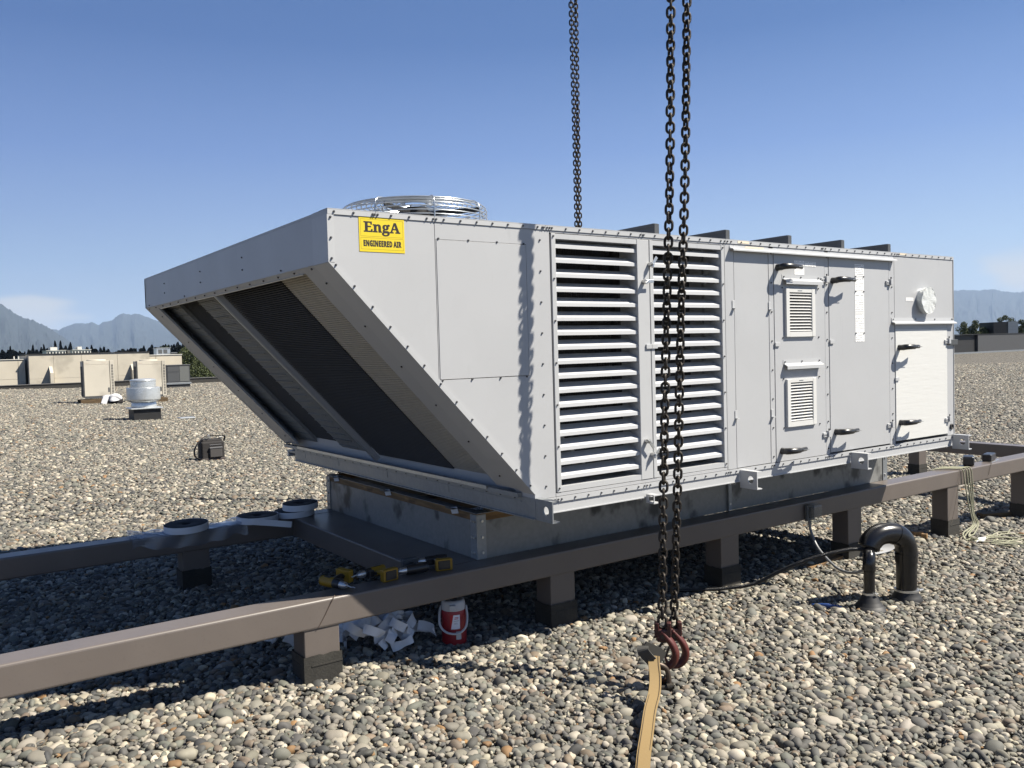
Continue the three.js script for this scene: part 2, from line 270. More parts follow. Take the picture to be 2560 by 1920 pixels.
// ---------------------------------------------------------------- the rooftop air unit
const ZF = .212, X0 = -.091, XR = 4.934, YT = 2.211, YL = 1.99, YB = .833, ZB = -3.236, ZI = .05;
const diag = (x) => YL - (x - X0) * 1.0667;
{
  const U = thing('rooftop_air_unit', 'large grey sheet-metal rooftop air handling unit with sloped intake hood and louvres', 'air unit', [2.4, .758, -1.5]);
  const P = (n, g, m, l) => part(U, n, g, m, l);
  const F = ZF - .004, panel = (n, x0, x1, y0, y1, z = F, m = M.paint, l) => P(n, rbx(x0, x1, y0, y1, ZI, z, .0018, 1), m, l);
  // core box and roof
  P('casing', [bx(1.0, XR - .004, YB, YT - .012, ZB, -.42), bx(1.0, 1.10, YB, YT - .012, -.42, .045), bx(2.345, XR - .004, YB, YT - .012, -.42, .045), bx(1.10, 2.345, YB, .90, -.42, .045), bx(1.10, 2.345, 2.155, YT - .012, -.42, .045), bx(XR - .03, XR, YB, YT - .012, ZB, ZI)], M.paint);
  P('roof_panel', [bx(X0, .30, YT - .012, YT - .002, ZB, ZF - .006), bx(.30, 1.06, YT - .012, YT - .002, ZB, -.95), bx(.30, 1.06, YT - .012, YT - .002, -.05, ZF - .006), bx(1.06, XR, YT - .012, YT - .002, ZB, ZF - .006)], M.paint);
  // hood
  P('hood_end_panel', bx(X0, X0 + .02, YL, YT - .013, ZB, F), M.paint);
  P('hood_far_cheek', poly([[X0, YL], [.945, .884], [1.02, .884], [1.02, YT - .013], [X0, YT - .013]], ZB, ZB + .03), M.paint);
  const yd = diag(.4205);
  P('hood_side_panel', poly([[X0 + .002, YL], [.4205, yd], [.4205, 2.186], [X0 + .002, 2.186]], ZI, F), M.paint);
  P('hood_side_panel', poly([[.4235, diag(.4235)], [.945, .884], [.945, .8605], [1.0735, .8605], [1.0735, 2.186], [.4235, 2.186]], ZI, F, [[[.4265, 1.4725], [.4265, 2.111], [.9305, 2.111], [.9305, 1.4725]]]), M.paint);
  P('access_panel', rbx(.4285, .9285, 1.4745, 2.109, ZI, F + .002, .002, 1), M.paint);
  // sloped soffit (local x down the slope, local y inward)
  const slope = (g) => { g.applyMatrix4(new THREE.Matrix4().compose(V3(X0, YL, 0), new THREE.Quaternion().setFromEuler(new THREE.Euler(0, 0, -Math.atan2(1.105, 1.036))), V3(1, 1, 1))); return g; };
  const SL = 1.5147;
  P('soffit_border', slope(bx(.002, SL - .02, .001, .016, -.105, F - .002)), M.paint);
  P('soffit_border', slope(bx(.002, SL - .02, .001, .016, ZB + .002, -2.915)), M.paint);
  P('soffit_border', [slope(bx(.002, .03, .0015, .014, -2.915, -.105))], M.paint);
  P('soffit_lip', [slope(bx(.03, .035, -.003, .03, -2.86, -.13)), slope(bx(.035, SL - .03, .016, .19, -.112, -.105))], M.galvBright);
  P('soffit_divider', [slope(bx(.03, SL - .02, -.002, .03, -1.522, -1.500))], M.paint);
  P('soffit_divider_edge', [slope(bx(.031, SL - .02, -.006, -.0022, -1.526, -1.512))], M.galvBright);
  // coils behind the soffit: fins run across the hood
  const yc = .062, fin = (z0, z1, step, th, h, y = yc) => { const o = []; for (let s = .03; s < SL + .10; s += step) o.push(slope(bx(s, s + th, y, y + h, z0, z1))); return o; };
  const bands = [['coil_or_shade_panel', -3.068, -2.685, M.coilGrey, .0135], ['coil_or_shade_panel', -2.215, -1.735, M.coilGrey, .0135], ['coil_or_shade_panel', -1.61, -.64, M.coilOrShadeDark, .0135], ['coil_or_shade_panel', -.64, -.13, M.coilTan, .0135]];
  for (const [n, z0, z1, m, st] of bands) { const p = P(n, m === M.coilOrShadeDark ? fin(z0, z1, st, st * .3, .06) : [slope(bx(.03, SL + .1, yc + .012, yc + .10, z0, z1)), ...fin(z0, z1, st, st * .62, .005, yc + .008)], m); }
  P('coil_or_shade_panel', fin(-2.685, -2.215, .009, .0028, .08, yc + .03), M.coilOrShadeDark);
  for (const [z0, z1] of [[-3.06, -2.69], [-2.21, -1.90]]) for (let s = .10; s < 1.5; s += .066) P('coil_support', slope(bx(s, s + .003, yc + .001, yc + .009, z0, z1)), M.galv);
  P('hood_light_baffle', slope(bx(.14, SL + .25, .385, .40, ZB + .03, ZI)), M.paint);  // partition added to keep daylight from the fan opening out of the hood
  P('hood_bottom_trim', [bx(.915, .955, .862, .884, ZB + .05, .10), bx(.912, .944, .878, .884, -2.87, -.16)], M.galv);
  P('hood_bottom_trim', [bx(.904, .912, .874, .892, -2.87, -.17)], M.galvBright);
  // edge trims
  const tj = [X0, .131, .421, 1.05, 1.70, 2.372, 3.31, 4.15, XR + .003];
  for (let i = 0; i < tj.length - 1; i++) P('top_trim', [bx(tj[i] + .001, tj[i + 1] - .001, 2.1875, YT, ZI, ZF), bx(tj[i] + .001, tj[i + 1] - .001, YT - .0015, YT + .001, ZF - .09, ZF + .0005)], M.paintTrim);
  P('hood_edge_trim', bx(X0 - .002, X0 + .028, YL - .002, 2.1865, ZI, ZF), M.paintTrim);
  const dn = [.0221, .0207]; P('hood_edge_trim', poly([[X0 - .001, YL - .003], [.945, .885], [.945 + dn[0], .885 + dn[1]], [X0 + dn[0] + .004, YL - .003 + dn[1] - .0225]], ZI, ZF), M.paintTrim);
  P('corner_trim', bx(XR - .002, XR + .003, .86, 2.187, ZI - .1, ZF), M.paintTrim);
  const bj = [.946, 1.075, 1.69, 2.37, 2.77, 3.34, 4.07, XR + .003];
  for (let i = 0; i < bj.length - 1; i++) P('base_trim', bx(bj[i] + .001, bj[i + 1] - .001, YB, .8585, ZI, ZF), M.paintTrim);
  // louvre doors
  const louvre = (x0, x1, ox0, ox1) => {
    const D = new THREE.Group(); 
    const L = P('louvre_door', [rbx(x0, ox0, .88, 2.174, ZI + .02, ZF - .001, .0018, 1), rbx(ox1, x1, .88, 2.174, ZI + .02, ZF - .001, .0018, 1), bx(ox0, ox1, 2.148, 2.1735, ZI + .02, ZF - .003), bx(ox0, ox1, .8805, .9075, ZI + .02, ZF - .003)], M.paintTrim);
    for (let k = 0; k < 17; k++) { const y = .9415 + k * .0726, z = ZF - .012; part(L, 'slat', profX([[z, y], [z, y + .018], [z - .078, y + .051], [z - .079, y + .0495], [z - .002, y + .0165], [z - .002, y]], ox0 - .004, ox1 + .004), M.slat); }
    
    return L;
  };
  for (const [a0, a1] of [[1.105, 1.70], [1.735, 2.34]]) { const o = []; for (let x = a0; x < a1; x += .012) o.push(bx(x, x + .004, .905, 2.15, -.09, -.05)); o.push(bx(a0, a1, .905, 2.15, -.12, -.09)); P('coil_or_shade_panel', o, M.coilOrShadeDark); }  // dark finned sheet added behind the slats to paint shade into the gaps
  const L1 = louvre(1.084, 1.7505, 1.111, 1.664), L2 = louvre(1.7565, 2.3565, 1.782, 2.331);
  P('header', [rbx(1.0765, 2.358, 2.1765, 2.1865, ZI, F, .001, 1)], M.paint);
  P('sill', [rbx(1.0765, 2.358, .8605, .8775, ZI, F, .001, 1)], M.paint);
  // columns and doors to the right
  panel('post', 2.3625, 2.4405, .8605, 2.186); panel('post', 2.7605, 2.8045, .8605, 2.186); panel('post', 3.3225, 3.3635, .8605, 2.186); panel('post', 4.0665, 4.1325, .8605, 2.186); panel('post', 4.8405, XR - .003, .8605, 1.738);
  const DA = panel('blank_panel', 2.4435, 2.7575, .8625, 2.15, F - .001), DB = P('door', poly([[2.8085, .8625], [3.3185, .8625], [3.3185, 2.15], [2.8085, 2.15]], ZI, F + .002, [1.634, 1.071].map((y) => [[2.937, y + .03], [2.937, y + .28], [3.166, y + .28], [3.166, y + .03]])), M.paint), DC = panel('door', 3.3675, 4.0625, .8695, 2.15, F + .002);
  const DD = panel('door', 4.1385, 4.8365, .8785, 1.722, F + .001, M.paint, 'door covered in white protective film');
  part(DD, 'protective_film', rbx(4.1395, 4.8355, .8795, 1.672, F - .002, F + .0035, .0012, 1), M.film);
  panel('header', 2.4435, 4.0625, 2.154, 2.186); panel('flue_panel', 4.1355, XR - .003, 1.741, 2.186);
  // drip caps
  const cap = (n, x0, x1, y, out, h) => P(n, [profX([[F, y + h], [F + .003, y + h], [F + .005, y + .014], [F + out * .85, y + .007], [F + out, y + .002], [F + out, y - .006], [F + out - .003, y - .006], [F + out - .004, y + .001], [F + .002, y + .006], [F, y + .006]], x0, x1)], M.paintTrim);
  cap('drip_cap', 2.405, 4.125, 2.15, .034, .026); cap('drip_cap', 4.092, 4.932, 1.712, .03, .04);
  const awn = (y) => P('vent_awning', [bx(2.884, 3.268, y - .03, y, F, F + .004), profX([[F, y - .026], [F + .003, y - .022], [F + .032, y - .04], [F + .032, y - .060], [F + .030, y - .060], [F + .029, y - .043]], 2.89, 3.266)], M.paintTrim);
  awn(2.021); awn(1.493);
  // small white vent grilles
  for (const y0 of [1.634, 1.071]) {
    const x0 = 2.905, x1 = 3.200, y1 = y0 + .30, z = F + .018, ox0 = x0 + .034, ox1 = x1 - .036, oy0 = y0 + .032, oy1 = y1 - .022;
    const G = P('vent_grille', [rbx(x0, ox0, y0, y1, F, z, .003, 2), rbx(ox1, x1, y0, y1, F, z, .003, 2), bx(ox0, ox1, oy1, y1 - .001, F, z - .001), bx(ox0, ox1, y0 + .001, oy0, F, z - .001)], M.white);
    for (let k = 0; k < 13; k++) { const y = oy0 + .004 + k * .0189; part(G, 'slat', profX([[z - .003, y], [z - .003, y + .004], [z - .019, y + .0125], [z - .019, y + .0105], [z - .005, y]], ox0 - .001, ox1 + .001), M.white); }
    part(G, 'badge', bx((x0 + x1) / 2 - .03, (x0 + x1) / 2 + .012, y1 - .013, y1 - .009, z - .001, z + .0003), M.galv);
  }
  // lever handles
  for (const [x, y] of [[2.842, 2.062], [2.862, .927], [3.406, 1.996], [3.424, 1.002], [4.182, 1.542], [4.19, 1.008]]) {
    const H = P('lever_handle', [cyl(x, y, F + .024, .022, .05, 'z', 14, .017), taper([[x, y, F + .03], [x - .006, y + .003, F + .058], [x + .03, y + .004, F + .076], [x + .08, y + .003, F + .076]], (t) => .021 - .004 * t, 14, 10, 1, .85)], M.black);
    part(H, 'grip', [taper([[x + .07, y + .003, F + .077], [x + .12, y + .004, F + .070], [x + .168, y + .003, F + .056]], () => .0135, 10, 10, 1, .8)], M.black); part(H, 'grip_inlay', [rbx(x + .085, x + .165, y, y + .004, F + .0805, F + .083, .001, 1)], M.pvcGrey);
  }
  // hinges, clips, latches
  for (const [x, y] of [[3.320, 1.996], [3.3245, .992], [4.0645, 1.996], [4.0675, .998], [4.838, 1.573], [4.838, .985]]) { const h = P('hinge', [rbx(x - .045, x - .004, y - .014, y + .014, F, F + .012, .002, 1), rbx(x - .004, x + .022, y - .016, y + .026, F, F + .022, .002, 1)], M.paintTrim); part(h, 'hinge_pin', cyl(x + .008, y + .03, F + .014, .005, .02, 'y', 8), M.screw); part(h, 'hinge_screw', [cyl(x - .034, y, F + .013, .004, .004, 'z', 8), cyl(x - .016, y, F + .013, .004, .004, 'z', 8)], M.screw); }
  P('hinge_leaf', [rbx(4.84, 4.965, 1.548, 1.588, F + .012, F + .018, .002, 1)], M.greyMetal);
  for (const [x, y] of [[2.432, 1.836], [2.764, 1.83], [2.44, 1.186], [2.775, 1.172]]) P('panel_clip', [rbx(x - .011, x + .011, y - .025, y + .02, F, F + .004, .001, 1), bx(x - .011, x + .011, y - .029, y - .025, F, F + .022)], M.paintTrim);
  for (const [x, y] of [[2.826, 1.59], [3.387, 1.596], [4.15, 1.32], [1.735, 1.599], [1.775, 1.599]]) P('panel_clip', [rbx(x - .022, x + .022, y - .012, y + .012, F, F + .011, .001, 1)], M.paintTrim);
  for (const [x, y, a] of [[1.752, 2.042, .9], [1.706, 1.948, .05], [1.700, 1.088, -.9], [1.742, 1.012, .7]]) { const l = P('cam_latch', [cyl(x, y, ZF + .012, .013, .026, 'z', 12), cyl(x, y, ZF + .028, .008, .008, 'z', 8)], M.zinc); part(l, 'latch_arm', rotated(rbx(-.006, .05, -.009, .009, -.002, .003, .002, 1), 0, 0, a, x, y, ZF + .026), M.zinc); part(l, 'thumb_tab', rotated(rbx(-.02, .004, -.004, .004, 0, .016, .002, 1), 0, 0, a + .5, x, y, ZF + .02), M.zinc); }
  // flue collar under clear film, labels, right-hand rod
  const FX = 4.506, FY = 1.876;
  P('flue_collar', [cyl(FX, FY, F + .022, .0925, .044, 'z', 36, .0925, true), cyl(FX, FY, F + .004, .0915, .006, 'z', 36)], M.galvBright);
  { const g = new THREE.CircleGeometry(.096, 40, 0, 6.2832); const p = g.attributes.position; for (let i = 0; i < p.count; i++) p.setZ(i, .004 * Math.sin(p.getX(i) * 90) * Math.cos(p.getY(i) * 70)); g.computeVertexNormals(); g.translate(FX, FY, F + .047); P('flue_film', [clean(g), cyl(FX, FY, F + .032, .0945, .03, 'z', 36, .0965, true)], phys(.80, .82, .80, .3, 0, { transmission: .35, thickness: 0, side: THREE.DoubleSide, bumpMap: T_film, bumpScale: .004 }), 'wrinkled clear film stretched over the round flue collar'); }
  P('hinge_rod', [cyl(XR + .018, 1.92, ZF - .02, .0055, .53, 'y', 8), ...[2.15, 1.98, 1.80, 1.66].map((y) => bx(XR + .003, XR + .024, y - .012, y + .012, ZF - .03, ZF - .012)), bx(XR - .01, XR + .02, 2.172, 2.182, ZF - .03, ZF - .012)], M.greyMetal);
  P('cable_grommet', [clean(new THREE.TorusGeometry(.017, .006, 8, 20).translate(4.892, .928, ZF)), cyl(4.892, .928, ZF - .001, .014, .004, 'z', 16)], M.rubber);
  const canvasMat = (w, h, draw, k = .8) => { const c = document.createElement('canvas'); c.width = w; c.height = h; const x = c.getContext('2d'); draw(x, w, h); const t = new THREE.CanvasTexture(c); t.colorSpace = THREE.SRGBColorSpace; t.anisotropy = 8; return new THREE.MeshStandardMaterial({ map: t, roughness: .5, color: new THREE.Color().setRGB(k, k, k) }); };
  const plate = (n, x0, x1, y0, y1, z, m, l) => { const g = new THREE.BoxGeometry(x1 - x0, y1 - y0, .001); const me = new THREE.Mesh(clean(g), m); me.position.set((x0 + x1) / 2 - U.position.x, (y0 + y1) / 2 - U.position.y, z - U.position.z); me.name = n; me.castShadow = me.receiveShadow = true; if (l) me.userData.label = l; U.add(me); return me; };
  plate('brand_sticker', .051, .268, 2.0385, 2.1862, F + .0012, canvasMat(860, 592, (x, w, h) => {
    x.fillStyle = '#f7dc1e'; x.fillRect(0, 0, w, h); x.strokeStyle = '#4a3a10'; x.lineWidth = 4; x.strokeRect(30, 36, w - 60, 290); x.strokeRect(30, 352, w - 60, 196);
    x.fillStyle = '#231a14'; x.textAlign = 'center'; x.textBaseline = 'alphabetic';
    const fit = (s, font, px, cx, by, tw, sy) => { x.save(); x.font = `bold ${px}px ${font}`; const m = x.measureText(s).width; x.translate(cx, by); x.scale(tw / m, sy); x.fillText(s, 0, 0); x.lineWidth = 11; x.strokeStyle = '#231a14'; x.strokeText(s, 0, 0); x.restore(); };
    fit('EngA', 'serif', 230, w / 2, 250, 690, 1.05); fit('ENGINEERED AIR', 'sans-serif', 120, w / 2, 496, 720, 1.12);
  }, .62), 'yellow sticker reading EngA ENGINEERED AIR');
  const fine = (seed, rows, hdr) => (x, w, h) => { const r = rng(seed); x.fillStyle = '#f4f4f2'; x.fillRect(0, 0, w, h); for (let k = 0; k < rows; k++) { const y = h * (k + .5) / rows; if (r() < hdr) continue; x.fillStyle = r() < .2 ? '#55555a' : '#8c8c90'; let p = w * .06; while (p < w * .93) { const l = w * (.03 + .12 * r()); if (r() < .8) x.fillRect(p, y, Math.min(l, w * .94 - p), Math.max(1, h / rows * .32)); p += l + w * .02; } } };
  plate('instruction_label', 3.008, 3.108, 2.024, 2.112, F + .0028, canvasMat(128, 112, fine(4, 12, .1))); plate('instruction_label', 3.113, 3.228, 2.078, 2.109, F + .0028, canvasMat(150, 40, fine(6, 4, .05)));
  plate('rating_label', 3.656, 3.760, 1.592, 2.112, F + .0028, canvasMat(128, 640, fine(8, 44, .12)), 'long white rating label with fine print'); plate('flue_label', 4.281, 4.378, 1.871, 1.897, F + .0006, canvasMat(128, 36, fine(12, 4, .3)));
  P('tape_scrap', [bx(2.476, 2.575, 2.193, 2.207, ZF, ZF + .0015), bx(2.53, 2.70, 2.166, 2.176, F + .014, F + .0155), bx(4.20, 4.29, 2.197, 2.208, ZF, ZF + .0015)], mat(.62, .54, .42, .8));
  // condenser fan guard on the hood roof
  {
    const cx = .71, cz = -.49, R = .386, ring = (r, y, w = .0032) => { const g = new THREE.TorusGeometry(r, w, 5, 56); g.rotateX(Math.PI / 2); g.translate(cx, y, cz); return g; };
    P('fan_orifice', [lathe([[.40, YT - .01], [.385, YT + .01], [.375, YT + .05], [.385, YT + .06], [.372, YT + .055], [.365, YT + .02], [.365, YT - .04]], cx, 0, cz, 56)], M.galvBright);
    const rings = []; for (const y of [.055, .075, .095, .115, .133]) rings.push(ring(R, YT + y)); rings.push(ring(R - .006, YT + .149), ring(R - .022, YT + .162)); for (let r = .335; r > .07; r -= .026) rings.push(ring(r, YT + .168 + .022 * (1 - r / .335)));
    const G = P('fan_guard', rings, M.galvBright);
    for (let k = 0; k < 8; k++) { const a = k * Math.PI / 4 + .25, c = Math.cos(a), s = Math.sin(a), q = (r, y) => [cx + r * c, YT + y, cz + r * s]; part(G, 'guard_spoke', tube([q(R, .04), q(R, .135), q(R - .02, .162), q(.33, .172), q(.06, .193)], .004, 24, 6), M.galvBright); }
    P('fan_motor', [cyl(cx, YT + .07, cz, .085, .15, 'y', 24), cyl(cx, YT + .15, cz, .07, .02, 'y', 24), ...[0, 1, 2, 3].map((k) => rotated(bx(.07, .37, -.012, .012, -.02, -.015), 0, k * Math.PI / 2 + .6, 0, cx, YT + .13, cz))], M.darkMetal);
    for (let k = 0; k < 4; k++) P('fan_blade', rotated(bx(.06, .35, -.004, .004, -.085, .085), .45, k * Math.PI / 2 + .2, 0, cx, YT + .04, cz), M.alu);
  }
  // standing ribs across the roof
  for (const x of [1.91, 2.505, 3.10, 3.675, 4.24]) P('roof_rib', [bx(x - .0025, x + .0025, YT, YT + .075, ZB + .1, .10), bx(x - .002, x + .026, YT + .072, YT + .0775, ZB + .1, .10), bx(x - .008, x + .0, YT + .062, YT + .0775, ZB + .1, .10), bx(x - .004, x + .03, YT + .0, YT + .075, .10, .1035)], M.greyMetal);
  // base frame: side rail and cross channels whose ends are lifting lugs
  P('base_rail', [bx(.952, XR - .01, .78, .8322, ZF - .03, ZF - .007), bx(.952, XR - .01, .779, .784, ZF - .08, ZF - .002)], M.paintTrim);
  P('base_rail', [bx(.952, XR - .01, .78, .8322, ZB + .02, ZB + .05)], M.paint);
  P('base_pan', bx(.952, XR - .01, .815, .832, ZB + .05, ZF - .031), M.galv);
  const lug = (x, y0, y1, len, m) => { const s = [[ZF + .001, y0], [ZF + len, y0], [ZF + len, y1], [ZF + .001, y1]].map(([z, y]) => new THREE.Vector2(-z, y)), sh = new THREE.Shape(s), h = new THREE.Path(); h.absarc(-(ZF + len * .62), (y0 + y1) / 2 + .002, .022, 0, 6.2832, true); sh.holes.push(h); const g = new THREE.ExtrudeGeometry(sh, { depth: .006, bevelEnabled: false, curveSegments: 16 }); g.rotateY(Math.PI / 2); g.translate(x, 0, 0); return P('lifting_lug', [clean(g), bx(x + .006, x + .045, y1 - .006, y1, ZF + .001, ZF + len), bx(x + .006, x + .045, y0, y0 + .006, ZF + .001, ZF + len)], m); };
  lug(.9435, .762, .868, .135, M.galv); lug(1.69, .752, .80, .06, M.paintTrim); lug(2.461, .745, .851, .125, M.paintTrim); lug(3.583, .747, .853, .125, M.paintTrim); lug(4.896, .760, .868, .125, M.paintTrim);
  P('end_channel', [bx(.9425, .950, .762, .8665, -3.02, ZF), bx(.93, .9425, .762, .768, -3.02, ZF), bx(.9395, .9425, .838, .842, -2.95, .1)], M.galv);
  for (const z of [-.62, -1.39, -2.16, -2.8]) P('channel_joint', bx(.9405, .9425, .80, .842, z, z + .006), M.galv);
  P('cross_channel', [...[1.69, 2.461, 3.583, 4.896].map((x) => bx(x, x + .006, .760, .8145, ZB + .1, ZF - .04))], M.paint);
  // screw heads: too small to pick apart
  const sc = [], put = (x, y, z = ZF) => { const g = new THREE.CylinderGeometry(.0036, .0055, .006, 6); g.rotateX(Math.PI / 2); g.translate(x, y, z + .0035); sc.push(g); };
  for (let x = X0 + .03; x < XR - .02; x += .0885) put(x, 2.199); for (const x of [.125, .14, .415, .43, 1.03, 1.04, 1.06, 1.075, 1.69, 1.715, 2.36, 2.385, 3.29, 3.33, 4.135, 4.165]) put(x, 2.199);
  for (let x = 1.02; x < XR - .02; x += .088) put(x, .846); for (const x of [1.066, 1.086, 1.68, 1.70, 2.36, 2.38, 2.76, 2.78, 3.33, 3.35, 4.06, 4.08]) put(x, .846);
  for (const y of [2.175, 2.09, 2.004]) put(X0 + .013, y); for (let t = .02; t < .99; t += .0785) put(lerp(X0, .945, t) + .010, lerp(YL, .884, t) + .009);
  for (const x of [.44, .60, .76, .915]) { put(x, 2.113, F); put(x, 1.47, F); } for (let y = .92; y < 2.17; y += .152) put(1.015, y, F);
  for (let y = .90; y < 2.17; y += .21) { put(1.097, y, ZF - .001); put(2.343, y, ZF - .001); } for (let y = .90; y < 2.15; y += .178) { put(2.783, y, F); put(3.343, y, F); put(4.10, y, F); }
  for (const y of [1.94, 1.63, 1.375, 1.07]) { put(2.885, y, F + .002); put(3.25, y, F + .002); } for (const y of [2.008, 1.48]) for (const x of [2.9, 3.07, 3.25]) put(x, y, F + .004); for (const x of [4.11, 4.40, 4.66, 4.9, 4.92]) put(x, 1.742, F + .003);
  for (const y of [2.03, 1.93, 1.65]) { put(3.662, y, F + .003); put(3.755, y, F + .003); }
  const endS = (y, z) => { const g = new THREE.CylinderGeometry(.0036, .0055, .006, 6); g.rotateZ(Math.PI / 2); g.translate(X0 - .003, y, z); sc.push(g); };
  for (const z of [-2.62, -1.72, -.92]) { endS(2.06, z); endS(2.125, z); } for (const z of [-3.1, -2.1, -.35]) endS(2.003, z);
  for (let z = -3.15; z < .15; z += .21) { const g = new THREE.CylinderGeometry(.0036, .0055, .006, 6); g.translate(0, -.002, 0); sc.push(slope(g.translate(.015, 0, z))); }
  for (const z of [.02, -3.02]) for (let s = .1; s < 1.45; s += .26) { const g = new THREE.CylinderGeometry(.0036, .0055, .006, 6); sc.push(slope(g.translate(s, -.002, z))); }
  for (let z = -2.95; z < .15; z += .13) { const g = new THREE.CylinderGeometry(.004, .005, .006, 6); g.rotateZ(Math.PI / 2); g.translate(.9405, .853, z); sc.push(g); }
  const S = P('screw_heads', sc, M.screw); S.userData.kind = 'stuff';
}

// ---------------------------------------------------------------- steel support frame
{
  const S = thing('steel_support_frame', 'taupe painted steel frame of long rails on square posts under the air unit', 'steel frame', [3, 0, -1.3]);
  const y0 = .3185, y1 = .4525, prof = (z0, z1) => rrectProf(z0, z1, y0, y1, .011, 3);
  part(S, 'rail', profX(prof(-.365, -.21), -4.2, 9.05), M.steel); part(S, 'rail', profX(prof(-2.435, -2.28), -4.2, 9.05), M.steel);
  const beam = (x0, x1) => { const s = new THREE.Shape(rrectProf(x0, x1, y0 + .001, y1 - .0015, .008, 3).map(([a, b]) => new THREE.Vector2(a, b))); const g = new THREE.ExtrudeGeometry(s, { depth: 1.92, bevelEnabled: false }); g.translate(0, 0, -2.285); part(S, 'cross_beam', planarUV(clean(g)), M.steel); };
  beam(.63, .985); beam(4.80, 4.955); beam(7.86, 8.01);
  for (const [x, z] of [[-2.95, 0], [-.098, 0], [1.3525, 0], [2.7765, 0], [4.2, 0], [5.645, 0], [7.08, 0], [8.6, 0], [-2.95, 1], [-.13, 1], [1.3525, 1], [2.7765, 1], [4.2, 1], [5.645, 1], [7.3, 1], [8.9, 1]]) {
    const zf = z ? -2.287 : -.2175, w = .176, d = .14, g0 = gy(x) - .02, ft = gy(x) + .138 + .012 * Math.sin(x * 7);
    const p = part(S, 'post', rbx(x, x + w, g0, y0 + .006, zf - d, zf, .006, 2), M.steel);
    // roofing felt turned up round the foot, with an uneven upper edge
    const n = 40, per = [[x - .007, zf + .007], [x + w + .007, zf + .007], [x + w + .007, zf - d - .007], [x - .007, zf - d - .007]], pos = [], idx = [], r = rng(Math.round(x * 1000) + z * 77 + 900);
    for (let s = 0; s < 4; s++) for (let i = 0; i < 10; i++) { const a = per[s], b = per[(s + 1) % 4], t = i / 10, X = lerp(a[0], b[0], t), Z = lerp(a[1], b[1], t), h = ft + (r() - .5) * .005 + .012 * (fbm(N1, x * 9 + s * 3.1 + i * .33, z * 5 + 2, 256, 3) - .5); pos.push(X, g0, Z, X, h, Z); }
    for (let i = 0; i < n; i++) { const a = 2 * i, b = 2 * ((i + 1) % n); idx.push(a, b, a + 1, b, b + 1, a + 1); }
    let g = new THREE.BufferGeometry(); g.setAttribute('position', new THREE.Float32BufferAttribute(pos, 3)); g.setIndex(idx); g = g.toNonIndexed(); g.computeVertexNormals(); g.setAttribute('uv', new THREE.BufferAttribute(new Float32Array(g.attributes.position.count * 2), 2)); planarUV(g);
    part(p, 'felt_upstand', g, M.membrane); part(p, 'felt_lap', [bx(x + .03, x + w + .0085, ft - .050, ft - .043, zf, zf + .0095), bx(x - .0085, x, ft - .05, ft - .043, zf - d, zf)], M.membrane);
    if (!z) part(p, 'weld_bead', tube([[x + .002, y0 + .003, zf + .002], [x + w / 2, y0 + .0045, zf + .003], [x + w - .002, y0 + .003, zf + .002]], .003, 16, 5), M.steel);
  }
}
